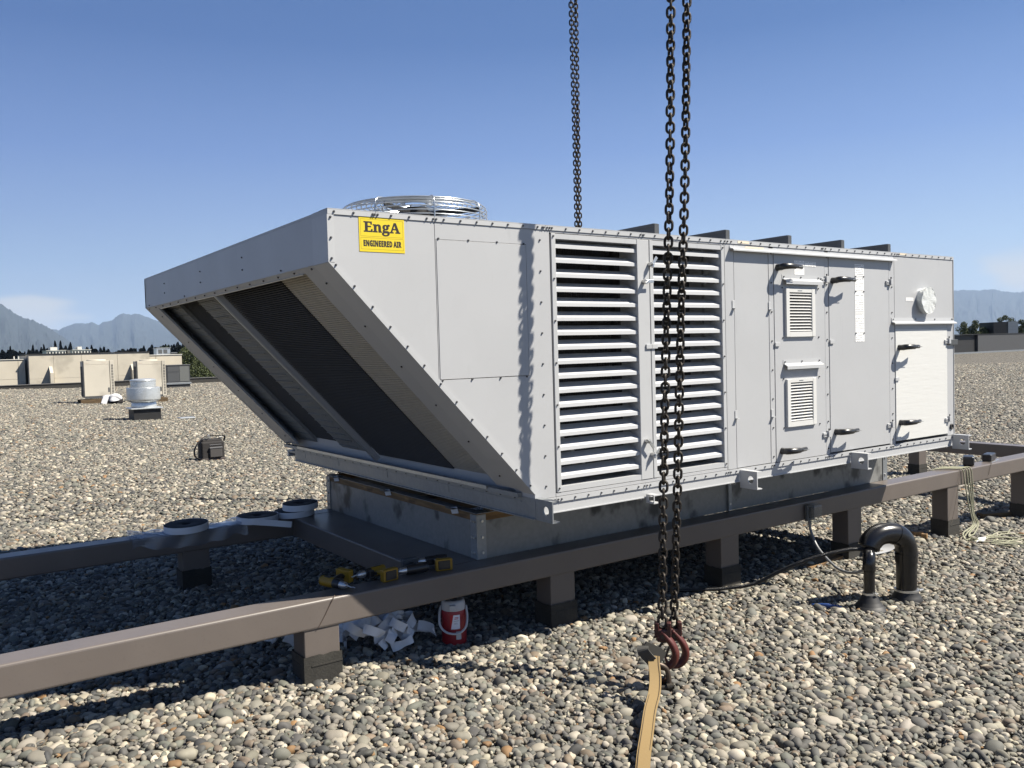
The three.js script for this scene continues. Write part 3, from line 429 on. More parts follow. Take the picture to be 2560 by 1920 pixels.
// ---------------------------------------------------------------- galvanised roof kerb with timber nailer
{
  const K = thing('roof_curb', 'soiled galvanised steel curb with timber nailer between frame and air unit', 'roof curb', [3, .4525, -1.4]);
  const x0 = .962, x1 = 4.952, z0 = -2.432, z1 = -.358, yb = .4528, yt = .664;
  part(K, 'side_sheet', bx(x0 + .002, 3.005, yb, yt, z1 - .006, z1), M.curb); part(K, 'side_sheet', bx(3.045, x1 - .002, yb, yt, z1 - .006, z1), M.curb);
  part(K, 'end_sheet', bx(x0, x0 + .006, yb, yt, z0, z1 - .007), M.curb); part(K, 'end_sheet', bx(x1 - .006, x1, yb, yt, z0, z1 - .007), M.curb); part(K, 'back_sheet', bx(x0 + .007, x1 - .007, yb, yt, z0, z0 + .006), M.curb);
  part(K, 'nailer', bx(x0 + .001, x1 - .001, yt + .0005, .7055, z1 - .045, z1 - .001), M.wood); part(K, 'nailer', bx(x0 + .001, x0 + .045, yt + .0005, .7055, z0, z1 - .046), M.wood); part(K, 'nailer', bx(x0 + .046, x1 - .001, yt + .0005, .7055, z0, z0 + .045), M.wood); part(K, 'nailer', bx(x1 - .045, x1 - .001, yt + .0005, .7055, z0 + .046, z1 - .046), M.wood);
  part(K, 'flange', [bx(x0 - .003, x1 + .003, .706, .7085, z1 - .08, z1 + .003), bx(x0 - .003, x0 + .06, .706, .7085, z0 - .003, z1 - .081)], M.galv);
  const bolt = (x, y, z, ax) => cyl(x, y, z, .008, .008, ax, 6);
  const br = part(K, 'corner_bracket', [bx(x0 - .006, x0 - .001, yb + .001, .700, z1 - .06, z1 + .005), bx(x0 - .001, x0 + .055, yb + .001, .700, z1 + .0005, z1 + .0055)], M.galv);
  for (const y of [.49, .575, .665]) part(br, 'bolt', [bolt(x0 - .009, y, z1 - .04, 'x'), bolt(x0 - .009, y, z1 - .018, 'x'), bolt(x0 + .028, y, z1 + .009, 'z')], M.zinc);
  const br2 = part(K, 'corner_bracket', [bx(x1 - .055, x1 + .004, yb + .001, .700, z1 + .0005, z1 + .0055), bx(x1 + .001, x1 + .006, yb + .001, .700, z1 - .06, z1 + .0)], M.galv); part(br2, 'bolt', [.50, .64].map((y) => bolt(x1 - .03, y, z1 + .009, 'z')), M.zinc);
  const br3 = part(K, 'joint_bracket', [bx(3.000, 3.050, yb + .001, .700, z1 + .0005, z1 + .004), bx(3.0, 3.006, yb + .001, .70, z1 + .004, z1 + .02)], M.galv); part(br3, 'bolt', [.50, .64].map((y) => bolt(3.028, y, z1 + .008, 'z')), M.zinc);
  const br4 = part(K, 'corner_bracket', [bx(x0 - .006, x0 - .001, yb + .001, .700, z0, z0 + .06)], M.galv); part(br4, 'bolt', [.49, .575, .665].map((y) => bolt(x0 - .009, y, z0 + .03, 'x')), M.zinc);
  for (const z of [-.573, -1.407, -2.231]) { part(K, 'gasket_scrap', rotated(rbx(-.028, .028, -.02, .02, -.003, .003, .002, 1), .2, -1.35, .15, x0 - .012, .70, z), M.tape); part(K, 'angle_clip', [bx(x0 - .045, x0 + .02, .712, .715, z - .04, z + .03), bx(x0 - .048, x0 - .045, .712, .722, z - .04, z + .03)], M.greyMetal); }
  for (const x of [1.05, 2.2, 3.4, 4.6]) part(K, 'shim_block', bx(x, x + .14, .709, .7595, z1 - .07, z1 - .0), M.oldWood);
  for (const x of [1.05, 2.2, 3.4, 4.6]) part(K, 'shim_block', bx(x, x + .14, .709, .7595, z0 + .0, z0 + .07), M.oldWood);
}
// ---------------------------------------------------------------- lifting chains, hooks, shackle, web sling
function linkGeo(pitch, d) { const r = d * 1.27, st = (pitch + d - 2 * r) / 2, pts = []; for (let i = 0; i <= 6; i++) { const a = i / 6 * Math.PI; pts.push([r * Math.cos(a), st + r * Math.sin(a), 0]); } for (let i = 0; i <= 6; i++) { const a = Math.PI + i / 6 * Math.PI; pts.push([r * Math.cos(a), -st + r * Math.sin(a), 0]); } return tube(pts, d / 2, 28, 7, true); }
function chain(label, pts, pitch, d, twist, group, dress, base, sway = 0) {
  const C = thing('lifting_chain', label, 'chain', base, group), c = new THREE.CatmullRomCurve3(pts.map((p) => V3(...p))), L = c.getLength(), n = Math.floor(L / pitch), g = linkGeo(pitch, d);
  for (let i = 0; i < n; i++) {
    const t = (i + .5) * pitch / L, p = c.getPointAt(t), tg = c.getTangentAt(t), q = new THREE.Quaternion().setFromUnitVectors(V3(0, 1, 0), tg).multiply(new THREE.Quaternion().setFromAxisAngle(V3(0, 1, 0), twist + (i % 2) * Math.PI / 2 + sway * Math.sin(i * .21)));
    const m = new THREE.Mesh(g, M.chain); m.name = 'chain_link'; m.position.copy(p).sub(C.position); m.quaternion.copy(q); m.castShadow = m.receiveShadow = true; C.add(m);
  }
  if (dress) dress(C); return C;
}
function hook(C, px, py, pz, yaw, flip = 1) {                 // red clevis hook; local x across, y up, z toward the eye side
  const at = (g) => rotated(g, 0, yaw, 0, px, py, pz), f = flip;
  const h = part(C, 'hook', [at(taper([[f * -.008, -.004, 0], [f * .018, -.035, 0], [f * .045, -.075, 0], [f * .055, -.115, 0], [f * .040, -.155, 0], [f * .004, -.174, 0], [f * -.030, -.160, 0], [f * -.044, -.128, 0]], (t) => .018 + .007 * Math.sin(Math.PI * Math.min(1, t * 1.15)) - .012 * sstep(.75, 1, t), 36, 12, 1.15, .72)), at(rbx(-.029, .031, -.055, .006, -.018, .018, .009, 2))], M.hookRed);
  part(h, 'clevis', [at(rbx(-.039, -.017, -.03, .036, -.018, .018, .006, 2)), at(rbx(.016, .038, -.03, .036, -.018, .018, .006, 2)), at(rbx(-.036, .034, -.034, -.012, -.016, .016, .006, 2))], M.hookRed);
  part(h, 'hook_pin', at(cyl(0, -.026, .0, .0105, .042, 'z', 12)), M.shackle); part(h, 'hook_latch', at(taper([[f * .004, -.05, 0], [f * -.024, -.09, .003], [f * -.04, -.128, 0]], () => .006, 10, 6)), M.shackle);
}
chain('dark steel lifting chain whose red hook carries the shackle and tan sling', [[1.232, .30, .782], [1.224, .318, .783], [1.316, .974, .72], [1.407, 1.723, .67], [1.437, 2.383, .68], [1.469, 3.226, .68], [1.485, 3.65, .68]].slice(1), .0385, .0132, -.78, undefined, (C) => hook(C, 1.226, .302, .785, -.78), [1.226, .12, .785], .5);
chain('dark steel lifting chain with an empty red hook beside the sling hook', [[1.338, .285, .743], [1.409, .964, .72], [1.457, 1.721, .715], [1.503, 2.383, .715], [1.540, 3.23, .715], [1.558, 3.65, .715]], .0385, .0132, -.45, undefined, (C) => hook(C, 1.335, .272, .745, -.62), [1.335, .09, .745], .25);
chain('dark lifting chain hanging beyond the air unit', [[4.215, 2.25, -3.36], [4.224, 3.4, -3.36], [4.212, 5.7, -3.36]], .0452, .0155, -.7, 'chains beyond the air unit', undefined, [4.215, 2.25, -3.36]);
chain('dark lifting chain hanging beyond the air unit', [[4.262, 2.25, -3.36], [4.262, 3.4, -3.36], [4.285, 5.7, -3.36]], .0452, .0155, -.55, 'chains beyond the air unit', undefined, [4.262, 2.25, -3.36], .3);
{
  const s = thing('bow_shackle', 'worn grey steel bow shackle hanging in the red hook', 'shackle', [1.196, .03, .80]);
  const at = (g) => rotated(g, 0, -.55, .12, 1.193, .03, .803);
  part(s, 'bow', at(taper([[-.036, .02, 0], [-.040, .06, 0], [-.034, .10, .0], [0, .124, 0], [.034, .10, 0], [.040, .06, 0], [.036, .02, 0]], (t) => .0125 - .001 * Math.sin(t * 3.14), 30, 10)), M.shackle); part(s, 'pin', at(cyl(0, .016, 0, .014, .115, 'x', 12)), M.shackle); part(s, 'pin_eye', [at(cyl(-.036, .016, 0, .022, .022, 'x', 14)), at(cyl(.036, .016, 0, .022, .022, 'x', 14))], M.shackle);
  one('rigging_plate', 'rust brown steel plate lying under the shackle', 'plate', [rotated(rbx(-.035, .035, 0, .075, -.006, .006, .004, 1), .5, -.5, .35, 1.245, .012, .765)], mat(.16, .075, .05, .8, .2, { map: T_chain }), [1.245, .012, .765]);
  const st = thing('web_sling', 'tan webbing lifting strap hanging from the hook to the pebbles', 'strap', [.75, .05, 1.15]);
  const pts = [[1.106, .226, .846], [1.09, .206, .862], [1.055, .162, .905], [1.0, .126, .955], [.90, .100, 1.03], [.77, .088, 1.145], [.60, .088, 1.30], [.40, .092, 1.50]], k = (t) => V3(.62, -.30 + .3 * t, .62);
  part(st, 'webbing', ribbon(pts, k, .052, .005), (() => { const m = M.strap.clone(); return m; })());
  for (const o of [-.021, .021]) part(st, 'stitching', ribbon(pts.map(([a, b, c]) => [a + .64 * o, b - .18 * o + .0034, c + .64 * o]), k, .0025, .0012), M.oldWood);
  part(st, 'sling_eye', [ribbon([[1.205, .182, .806], [1.165, .212, .812], [1.112, .243, .818], [1.066, .268, .822]], () => V3(.55, .82, .19), .056, .006), ribbon([[1.062, .274, .824], [1.05, .262, .834], [1.064, .236, .842], [1.088, .208, .850]], () => V3(.72, .1, .69), .05, .006)], mat(.045, .043, .038, .85, 0, { bumpMap: T_fine, bumpScale: .002 }), 'black sleeve round the eye of the sling');
}
// ---------------------------------------------------------------- tools and litter
function drill(label, base, pose, colors) {                    // local: chuck along +z, handle along -y, battery at its foot
  const D = thing('cordless_drill', label, 'power tool', base), at = (g) => { g.applyMatrix4(new THREE.Matrix4().compose(V3(...base), new THREE.Quaternion().setFromEuler(new THREE.Euler(...pose, 'YXZ')), V3(.86, .86, .86))); return g; };
  part(D, 'motor_housing', [at(cyl(0, 0, -.045, .031, .085, 'z', 18, .029)), at(cyl(0, 0, -.092, .029, .012, 'z', 18, .024))], colors[0]); part(D, 'gear_case', [at(cyl(0, 0, .018, .029, .045, 'z', 18, .026)), at(rbx(-.02, .02, -.045, -.02, -.005, .03, .006, 2))], M.black);
  part(D, 'chuck', [at(cyl(0, 0, .058, .0215, .034, 'z', 18, .0195)), at(cyl(0, 0, .082, .0175, .016, 'z', 18, .012))], M.zinc); part(D, 'drill_bit', at(taper([[0, 0, .085], [.002, 0, .105], [-.002, 0, .122], [.0015, 0, .138], [0, 0, .15]], (t) => .0045 - .002 * t, 16, 6)), M.galvBright);
  part(D, 'handle', at(taper([[0, -.02, -.035], [0, -.065, -.043], [0, -.115, -.05]], () => .0185, 12, 12, .85, 1.2)), colors[1]); part(D, 'trigger', at(rbx(-.008, .008, -.05, -.027, -.018, -.005, .003, 2)), M.black);
  const b = part(D, 'battery', at(rbx(-.026, .026, -.158, -.120, -.082, -.008, .004, 2)), colors[2]); part(b, 'battery_cap', at(rbx(-.036, .036, -.152, -.112, -.098, .006, .006, 2)), colors[3]); part(D, 'badge', at(rbx(-.0318, .0318, -.008, .010, -.075, -.03, .002, 1)), M.black); return D;
}
const yb = [M.yellow, M.yellow, M.black, M.yellow], bb = [M.black, M.black, M.black, M.black];
drill('yellow cordless drill lying on its side with spiral bit over the rail edge', [.118, .481, -.345], [.06, .42, 1.62], [M.yellow, M.black, M.black, M.yellow]);
drill('yellow cordless driver lying with its battery foot turned to the pebbles', [.335, .4845, -.405], [0, -1.42, 1.57], [M.yellow, M.yellow, M.black, M.yellow]);
drill('black impact driver lying with its bit along the rail', [.535, .482, -.325], [0, -1.62, -1.57], [M.black, M.black, M.black, M.greyMetal]);
drill('yellow handled cordless driver lying nearest the roof curb corner', [.70, .4845, -.415], [0, -1.85, 1.57], [M.black, M.yellow, M.black, M.yellow]);
one('socket', 'small chrome drive socket standing on the rail', 'socket', [lathe([[.008, 0], [.0115, .002], [.0125, .03], [.0085, .031], [.008, .008]].map(([a, b]) => [a, b]), 0, 0, 0, 14)].map((g) => rotated(g, 1.2, -.5, 0, .432, .464, -.318)), M.zinc, [.432, .4525, -.318]);
{
  const J = thing('water_jug', 'red insulated water jug with white lid and carrying handle', 'water jug', [.782, .02, -.335]), x = .782, z = -.335, y = .018;
  part(J, 'body', lathe([[0, 0], [.060, 0], [.0655, .008], [.0665, .10], [.0655, .19], [.061, .207], [.058, .212]], x, y, z, 36), M.redPlastic);
  const lid = part(J, 'lid', lathe([[.059, .205], [.0635, .208], [.0640, .225], [.0625, .246], [.057, .258], [.045, .261], [.044, .255], [0, .255]], x, y, z, 36), M.whitePlastic); part(lid, 'lid_cap', cyl(x, y + .258, z, .02, .008, 'y', 20), M.greyMetal);
  part(lid, 'spout', rotated(rbx(-.018, .018, -.012, .02, 0, .016, .005, 2), 0, -.6, 0, x - .037, y + .225, z + .052), M.whitePlastic);
  const a = -.62, q = (s, h, o) => [x + Math.cos(a) * s - Math.sin(-a) * 0 + Math.sin(a) * o, y + h, z - Math.sin(a) * s + Math.cos(a) * o];
  part(J, 'bail_handle', taper([q(-.066, .222, 0), q(-.072, .19, .03), q(-.066, .135, .07), q(-.03, .105, .088), q(.03, .10, .09), q(.066, .125, .075), q(.075, .17, .04), q(.067, .222, 0)], () => .0052, 40, 8, 1, 1.5), M.whitePlastic);
  const lg = new THREE.CylinderGeometry(.0674, .0674, .075, 20, 1, true, -.62 - .22, .8); lg.translate(x, y + .152, z);
  const c = document.createElement('canvas'); c.width = 256; c.height = 256; const g = c.getContext('2d'); g.fillStyle = '#c9c9cf'; g.fillRect(0, 0, 256, 256); g.fillStyle = '#a3121a'; g.beginPath(); g.moveTo(0, 0); g.lineTo(90, 0); g.lineTo(20, 256); g.lineTo(0, 256); g.fill(); g.fillRect(120, 40, 100, 12); g.fillRect(110, 64, 105, 12); g.fillStyle = '#777'; g.fillRect(95, 104, 130, 8); g.fillRect(100, 140, 80, 6); g.fillRect(100, 158, 95, 6); const t = new THREE.CanvasTexture(c); t.colorSpace = THREE.SRGBColorSpace;
  const m = new THREE.MeshStandardMaterial({ map: t, roughness: .5 }); part(J, 'label', clean(lg), m);
  part(J, 'pour_flap', rotated(rbx(-.014, .014, -.022, .022, 0, .004, .002, 1), 0, -.62 + .35, 0, x - .012, y + .080, z + .0655), M.whitePlastic);
}
function tangle(label, cx, cz, rx, rz, n, seed, hmax) {
  const T = thing('liner_tape_tangle', label, 'tape', [cx, gy(cx), cz], ), r = rng(seed);
  for (let k = 0; k < n; k++) {
    const a = r() * 6.28, d = Math.sqrt(r()), x = cx + Math.cos(a) * d * rx, z = cz + Math.sin(a) * d * rz, y = gy(x) + .022, R = .03 + .05 * r(), tilt = .5 + r() * .9, th = r() * 6.28, pts = [], turns = .18 + .42 * r(), nn = 8;
    const ux = V3(Math.cos(th), 0, Math.sin(th)), uy = V3(-Math.sin(th) * Math.sin(tilt), Math.cos(tilt), Math.cos(th) * Math.sin(tilt)), ax = ux.clone().cross(uy), hh = hmax * (1 - d * .6) * r();
    for (let i = 0; i <= nn; i++) { const u = i / nn, b = u * turns * 6.283, rr = R * (1 + .5 * u); const p = V3(x, y + R * Math.cos(tilt) + hh, z).addScaledVector(ux, Math.cos(b) * rr + (u - .5) * .07).addScaledVector(uy, Math.sin(b) * rr).addScaledVector(ax, (u - .5) * .05); p.y = Math.max(p.y, gy(x) + .012 + .004 * r()); pts.push([p.x, p.y, p.z]); }
    part(T, 'tape_curl', ribbon(pts, (t) => ax.clone().addScaledVector(uy, .5 * Math.sin(t * 5 + k)), .044 + .012 * r(), .0012), M.tape);
  }
}
tangle('heap of curled white backing tape on the pebbles beside the red jug', .45, -.56, .20, .22, 46, 41, .10);
tangle('small twist of white backing tape behind the steel post', .0, -.80, .07, .06, 9, 77, .04);
// gasket rolls on the back rail
function roll(label, x, y, z, R, h, tilt, group) { const T = thing('gasket_roll', label, 'tape roll', [x, y, z], group), at = (g) => rotated(g, tilt[0], 0, tilt[1], x, y, z); part(T, 'foam_core', at(lathe([[.028, .001], [R - .003, .001], [R - .003, h - .002], [.03, h - .004], [.028, .001]], 0, 0, 0, 44)), M.foam); part(T, 'backing_band', at(lathe([[R - .0025, 0], [R, 0], [R, h], [R - .0025, h], [R - .0025, 0]], 0, 0, 0, 44)), M.tape); return T; }
roll('roll of black gasket foam resting in clear plastic wrap', -.085, .460, -2.335, .142, .044, [.03, .03]);
const R2 = roll('roll of black gasket foam with its white tape end unwound', .392, .4535, -2.325, .142, .044, [.0, .0]);
part(R2, 'loose_tape', ribbon([[.252, .482, -2.34], [.265, .478, -2.275], [.345, .470, -2.20], [.45, .455, -2.155], [.52, .443, -2.125], [.56, .436, -2.115]], () => V3(0, 1, 0), .042, .0015), M.tape);
roll('roll of black gasket foam at the bottom of a leaning pair', .672, .4535, -2.352, .140, .042, [0, .02]); roll('roll of black gasket foam lying on top of another roll', .712, .5005, -2.338, .126, .042, [.02, .03]);
{
  const g = new THREE.PlaneGeometry(.74, .62, 46, 40), p = g.attributes.position, r = rng(15);
  for (let i = 0; i < p.count; i++) { const u = p.getX(i), v = p.getY(i), w = v + .06 * Math.sin(u * 6); let x = -.07 + u, z = -2.34 - v * .5, y = .4575; const over = z - (-2.272); if (over > 0) { y = .4575 - over * 1.15 * (1 - .25 * Math.abs(u) / .37); z = -2.268 + .012 * Math.sin(u * 30 + over * 20) + .02 * Math.abs(Math.sin(u * 11)); } if (z < -2.44) { y -= (-2.44 - z) * .8; z = -2.445 - .01 * Math.sin(u * 23); } const e = Math.abs(u) / .37; y += .018 * Math.sin(u * 40 + v * 13) * .35 + .03 * e * e * Math.abs(Math.sin(u * 17 + v * 9)); p.setXYZ(i, x, y, z); }
  g.computeVertexNormals(); one('plastic_wrap', 'crumpled clear plastic wrap draped over the back rail', 'plastic sheet', clean(g), M.wrap, [-.07, .45, -2.3]);
}
// vent pipes by the frame
{
  const A = thing('vent_pipe', 'slim black plastic vent pipe with an elbow and ribbed boot', 'pipe', [3.165, -.05, .6]), x = 3.165, z = .6, g0 = gy(x);
  part(A, 'boot', lathe([[.100, 0], [.098, .012], [.080, .030], [.076, .032], [.066, .050], [.062, .052], [.050, .078], [.042, .090], [.040, .105], [.034, .106]], x, g0 - .004, z, 32), M.rubber); part(A, 'pipe', cyl(x, g0 + .15, z, .0325, .24, 'y', 24), M.abs); part(A, 'hose_clamp', [cyl(x, g0 + .097, z, .0415, .011, 'y', 28), rbx(x - .012, x + .012, g0 + .09, g0 + .106, z + .036, z + .052, .002, 1)], M.zinc);
  part(A, 'elbow', [taper([[x, g0 + .235, z], [x, g0 + .29, z], [x + .02, g0 + .322, z - .012], [x + .055, g0 + .318, z - .034], [x + .066, g0 + .29, z - .042]], () => .037, 20, 16), cyl(x, g0 + .252, z, .039, .02, 'y', 24)], M.abs);
  const B = thing('vent_pipe', 'thick black plastic gooseneck pipe with cables entering its mouth', 'pipe', [3.525, -.05, .63]), X = 3.525, Z = .63, G = gy(X);
  part(B, 'boot', lathe([[.095, 0], [.093, .02], [.085, .038], [.082, .040], [.072, .060], [.070, .078], [.062, .079]], X, G - .006, Z, 36), M.rubber); part(B, 'pipe', cyl(X, G + .17, Z, .0615, .22, 'y', 32), M.abs); part(B, 'hose_clamp', [cyl(X, G + .07, Z, .0725, .012, 'y', 36), rbx(X + .03, X + .075, G + .064, G + .077, Z + .055, Z + .072, .003, 1)], M.zinc);
  const p = (s, y) => [X - s * .93, y, Z - s * .30];
  part(B, 'gooseneck', [taper([p(0, G + .27), p(0, G + .33), p(.022, G + .388), p(.075, G + .428), p(.15, G + .442), p(.22, G + .434), p(.272, G + .402), p(.292, G + .365)], () => .0655, 40, 24), cyl(X, G + .27, Z, .0665, .05, 'y', 32)], M.abs);
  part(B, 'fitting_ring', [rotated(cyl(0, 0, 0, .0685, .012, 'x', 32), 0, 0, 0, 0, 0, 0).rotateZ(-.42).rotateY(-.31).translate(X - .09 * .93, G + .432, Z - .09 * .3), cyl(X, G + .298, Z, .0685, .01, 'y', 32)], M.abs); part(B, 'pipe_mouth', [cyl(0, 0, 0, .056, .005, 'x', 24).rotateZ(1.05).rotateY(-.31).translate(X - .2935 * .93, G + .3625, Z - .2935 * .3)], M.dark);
}
const MOUTH = [3.245, .296, .54];
one('flexible_conduit', 'ribbed black flexible conduit sagging from the gooseneck pipe to the pebbles', 'conduit', (() => { const c = new THREE.CatmullRomCurve3([[3.262, .345, .545], [3.245, .315, .543], [3.14, .315, .49], [2.97, .27, .36], [2.86, .17, .19], [2.78, .075, .05], [2.70, .028, -.10], [2.60, .01, -.22], [2.42, .008, -.36]].map((p) => V3(...p))); const o = [clean(new THREE.TubeGeometry(c, 120, .0105, 8))]; const n = Math.floor(c.getLength() / .007); for (let i = 1; i < n; i++) { const t = i / n, g = new THREE.TorusGeometry(.0108, .0021, 4, 10), q = new THREE.Quaternion().setFromUnitVectors(V3(0, 0, 1), c.getTangentAt(t)), p = c.getPointAt(t); g.applyMatrix4(new THREE.Matrix4().compose(p, q, V3(1, 1, 1))); o.push(g); } return o; })(), M.black, [2.8, .02, .1]);
{
  const B = thing('junction_box', 'electrical box under a clear plastic cover on the rail face', 'electrical box', [3.69, .305, -.2]);
  part(B, 'back_plate', rbx(3.655, 3.745, .315, .43, -.2085, -.185, .004, 1), M.greyMetal); part(B, 'socket_face', [rbx(3.672, 3.728, .335, .415, -.185, -.178, .003, 1), rbx(3.685, 3.715, .345, .368, -.178, -.174, .003, 1), rbx(3.685, 3.715, .38, .403, -.178, -.174, .003, 1)], M.darkMetal);
  part(B, 'clear_cover', rbx(3.642, 3.757, .302, .44, -.205, -.125, .02, 4), M.clear); part(B, 'gland', cyl(3.655, .306, -.165, .012, .03, 'y', 12), M.pvcGrey);
  one('grey_cable_tube', 'grey plastic cable tube looping from the electrical box to the gooseneck', 'cable', tube([[3.655, .30, -.165], [3.652, .25, -.155], [3.62, .155, -.08], [3.57, .085, .05], [3.49, .065, .19], [3.40, .095, .35], [3.33, .17, .48], [3.30, .27, .535], [3.30, .345, .55]], .0095, 60, 8), M.pvcGrey, [3.5, .07, .1]);
}
// rope over the rail and loose on the stones
{
  const R = thing('green_rope', 'pale green rope looped over the rail and piled on the pebbles', 'rope', [5.8, -.12, -.1]), rp = (pts, r = .0058) => part(R, 'rope_strand', tube(pts, r, Math.max(60, pts.length * 12), 6), M.rope), r = rng(60);
  for (let k = 0; k < 4; k++) { const o = k * .042 + (r() - .5) * .02, j = () => (r() - .5) * .02; rp([[5.66 + o * .4, .30 - .05 * k, -.375], [5.68 + o, .44, -.372], [5.74 + o, .463, -.33], [5.83 + o, .463, -.24], [5.87 + o, .452, -.2], [5.89 + o * .95, .34, -.192], [5.93 + o * .6 + j(), .18, -.185], [5.955 + o * .35 + j(), .06, -.175], [5.93 + j() + o * .8, -.03, -.15], [5.80 + (k - 2) * .06, gy(5.8) + .06 - .01 * k, -.11 + j() * 2], [5.70 + (k - 2) * .05, gy(5.7) + .022, -.06 + j() * 3], [5.62 + j() * 6, gy(5.6) + .02, -.04 + .05 * k]]); }
  for (let k = 0; k < 12; k++) { const pts = []; let x = 5.60 + r() * .2, z = -.05 + r() * .25, a = -.5 + r() * 1.2; for (let i = 0; i < 12; i++) { pts.push([x, gy(x) + .017 + .008 * r(), z]); a += (r() - .45) * 1.3; x += Math.cos(a) * .065; z += Math.sin(a) * .065 + .02; } rp(pts, .0055); }
  one('rail_shadow_line', 'thin brown line standing for a shadow down the rail beside the rope', 'string', tube([[5.86, .4565, -.25], [5.835, .455, -.207], [5.80, .37, -.198], [5.72, .18, -.19], [5.645, .02, -.185]], .0022, 40, 5), mat(.12, .1, .08, .9), [5.75, .02, -.2]);  // thin tube drawn in place of a narrow shadow line
  one('rail_shadow_line', 'thin brown line standing for a shadow across the rail face near the drill bit', 'string', tube([[.075, .4545, -.25], [.05, .452, -.2075], [.03, .42, -.207], [.0, .37, -.2075], [-.03, .325, -.2085]], .0024, 30, 5), mat(.07, .05, .04, .9), [.03, .33, -.21]);  // dark tube standing for a thin cast shadow on the rail face
  one('rail_shadow_line', 'thin brown line standing for a shadow on the rail by the black tool', 'string', tube([[6.46, .46, -.29], [6.40, .458, -.212], [6.37, .44, -.205], [6.33, .36, -.204]], .0022, 30, 5), mat(.12, .1, .08, .9), [6.4, .36, -.2]);  // another narrow shadow modelled as a thin brown tube
}
for (const [lab, x, z, ry, lx, ly, lz, m] of [['pale split of timber on the pebbles beside a post', 6.96, -.45, -.45, .32, .045, .09, M.oldWood], ['short offcut block of timber, the wider of two near the gooseneck', 5.49, -.40, -.5, .085, .05, .05, M.wood], ['narrow upright offcut block of timber', 5.42, -.30, .3, .04, .055, .045, M.wood], ['long pale board lying in the shade under the rail', 3.98, -.28, .1, .52, .03, .09, M.wood]]) one('timber_offcut', lab, 'timber', rotated(rbx(-lx / 2, lx / 2, 0, ly, -lz / 2, lz / 2, .003, 1), 0, ry, 0, x, gy(x) - .004, z), m, [x, gy(x), z]);
one('plastic_scrap', 'bent white plastic scrap lying behind the gooseneck pipe', 'scrap', [ribbon([[4.42, gy(4.5) + .01, -.30], [4.56, gy(4.5) + .014, -.22], [4.70, gy(4.6) + .035, -.20], [4.80, gy(4.8) + .085, -.235], [4.84, gy(4.8) + .12, -.26]], () => V3(-.3, .1, .9), .12, .003)], M.whitePlastic, [4.6, gy(4.6), -.24]);
one('film_scrap', 'small white film scrap lying among rope strands', 'scrap', [ribbon([[5.62, gy(5.6) + .02, .06], [5.70, gy(5.7) + .03, .04], [5.78, gy(5.7) + .026, .0]], () => V3(.3, .2, .9), .06, .0015)], M.tape, [5.7, gy(5.7), .03]);
one('hand_tool', 'blue handled hand tool half sunk in the pebbles', 'hand tool', [taper([[2.905, gy(2.9) + .012, .375], [2.955, gy(2.9) + .017, .445], [3.01, gy(3) + .012, .51]], (t) => .012 + .004 * Math.sin(t * 3.1), 16, 8, 1, .6)], M.blue, [2.955, gy(2.95), .44]);
{
  const A = thing('black_tool', 'chunky black power tool with grey panel resting on the sunlit rail', 'power tool', [6.2, .4525, -.31]); part(A, 'tool_body', [rotated(rbx(-.10, .06, 0, .085, -.045, .045, .018, 3), 0, .45, 0, 6.20, .453, -.315), rotated(cyl(.09, .04, 0, .034, .07, 'x', 16, .028), 0, .45, 0, 6.20, .453, -.315)], M.black); part(A, 'grey_panel', rotated(rbx(-.06, .02, .028, .06, .044, .047, .001, 1), 0, .45, 0, 6.20, .453, -.315), M.pvcGrey);
  const B = thing('black_tool', 'flat black tool case lying on the rail beyond the rope', 'power tool', [6.58, .4525, -.32]); part(B, 'tool_body', [rotated(rbx(-.10, .10, 0, .065, -.04, .04, .012, 3), 0, .25, 0, 6.60, .453, -.33)], M.black); part(B, 'steel_blade', rotated(rbx(-.14, .10, 0, .004, .045, .062, .001, 1), 0, .2, 0, 6.58, .453, -.32), M.zinc);
}
{
  const B = thing('tool_bag', 'black canvas tool tote with pockets and an arching shoulder strap', 'tool bag', [2.25, gy(2.2), -10.15]), x0 = 2.07, x1 = 2.43, z = -10.05, y = gy(2.2) - .01;
  part(B, 'bag_body', [rbx(x0, x1, y, y + .31, z - .24, z, .03, 3), rbx(x0 + .02, x1 - .02, y + .28, y + .345, z - .20, z - .04, .03, 3)], M.canvas);
  part(B, 'front_pocket', [rbx(x0 + .12, x1 - .05, y + .06, y + .215, z - .01, z + .03, .012, 2)], mat(.05, .046, .045, .8)); part(B, 'pocket_flap', [rbx(x0 + .115, x1 - .045, y + .20, y + .222, z - .01, z + .036, .006, 2), rbx(x0 + .12, x1 - .05, y + .25, y + .262, z - .01, z + .006, .004, 1)], mat(.09, .09, .095, .6)); part(B, 'base_trim', rbx(x0 - .004, x1 + .004, y, y + .05, z - .244, z + .004, .012, 2), mat(.055, .043, .04, .7));
  part(B, 'shoulder_strap', [ribbon([[x0 + .02, y + .02, z - .02], [1.965, y + .10, z + .02], [1.965, y + .20, z], [2.03, y + .31, z - .02], [2.16, y + .40, z - .05], [2.32, y + .395, z - .06], [2.45, y + .375, z - .07], [2.44, y + .30, z - .08]], () => V3(.3, .2, .9), .045, .006)], M.canvas); part(B, 'strap_buckle', [rotated(rbx(-.018, .018, -.02, .02, -.005, .005, .003, 1), 0, 0, .4, 2.19, y + .398, z - .025), rbx(2.36, 2.42, y + .36, y + .378, z - .05, z - .04, .003, 1)], M.zinc);
}

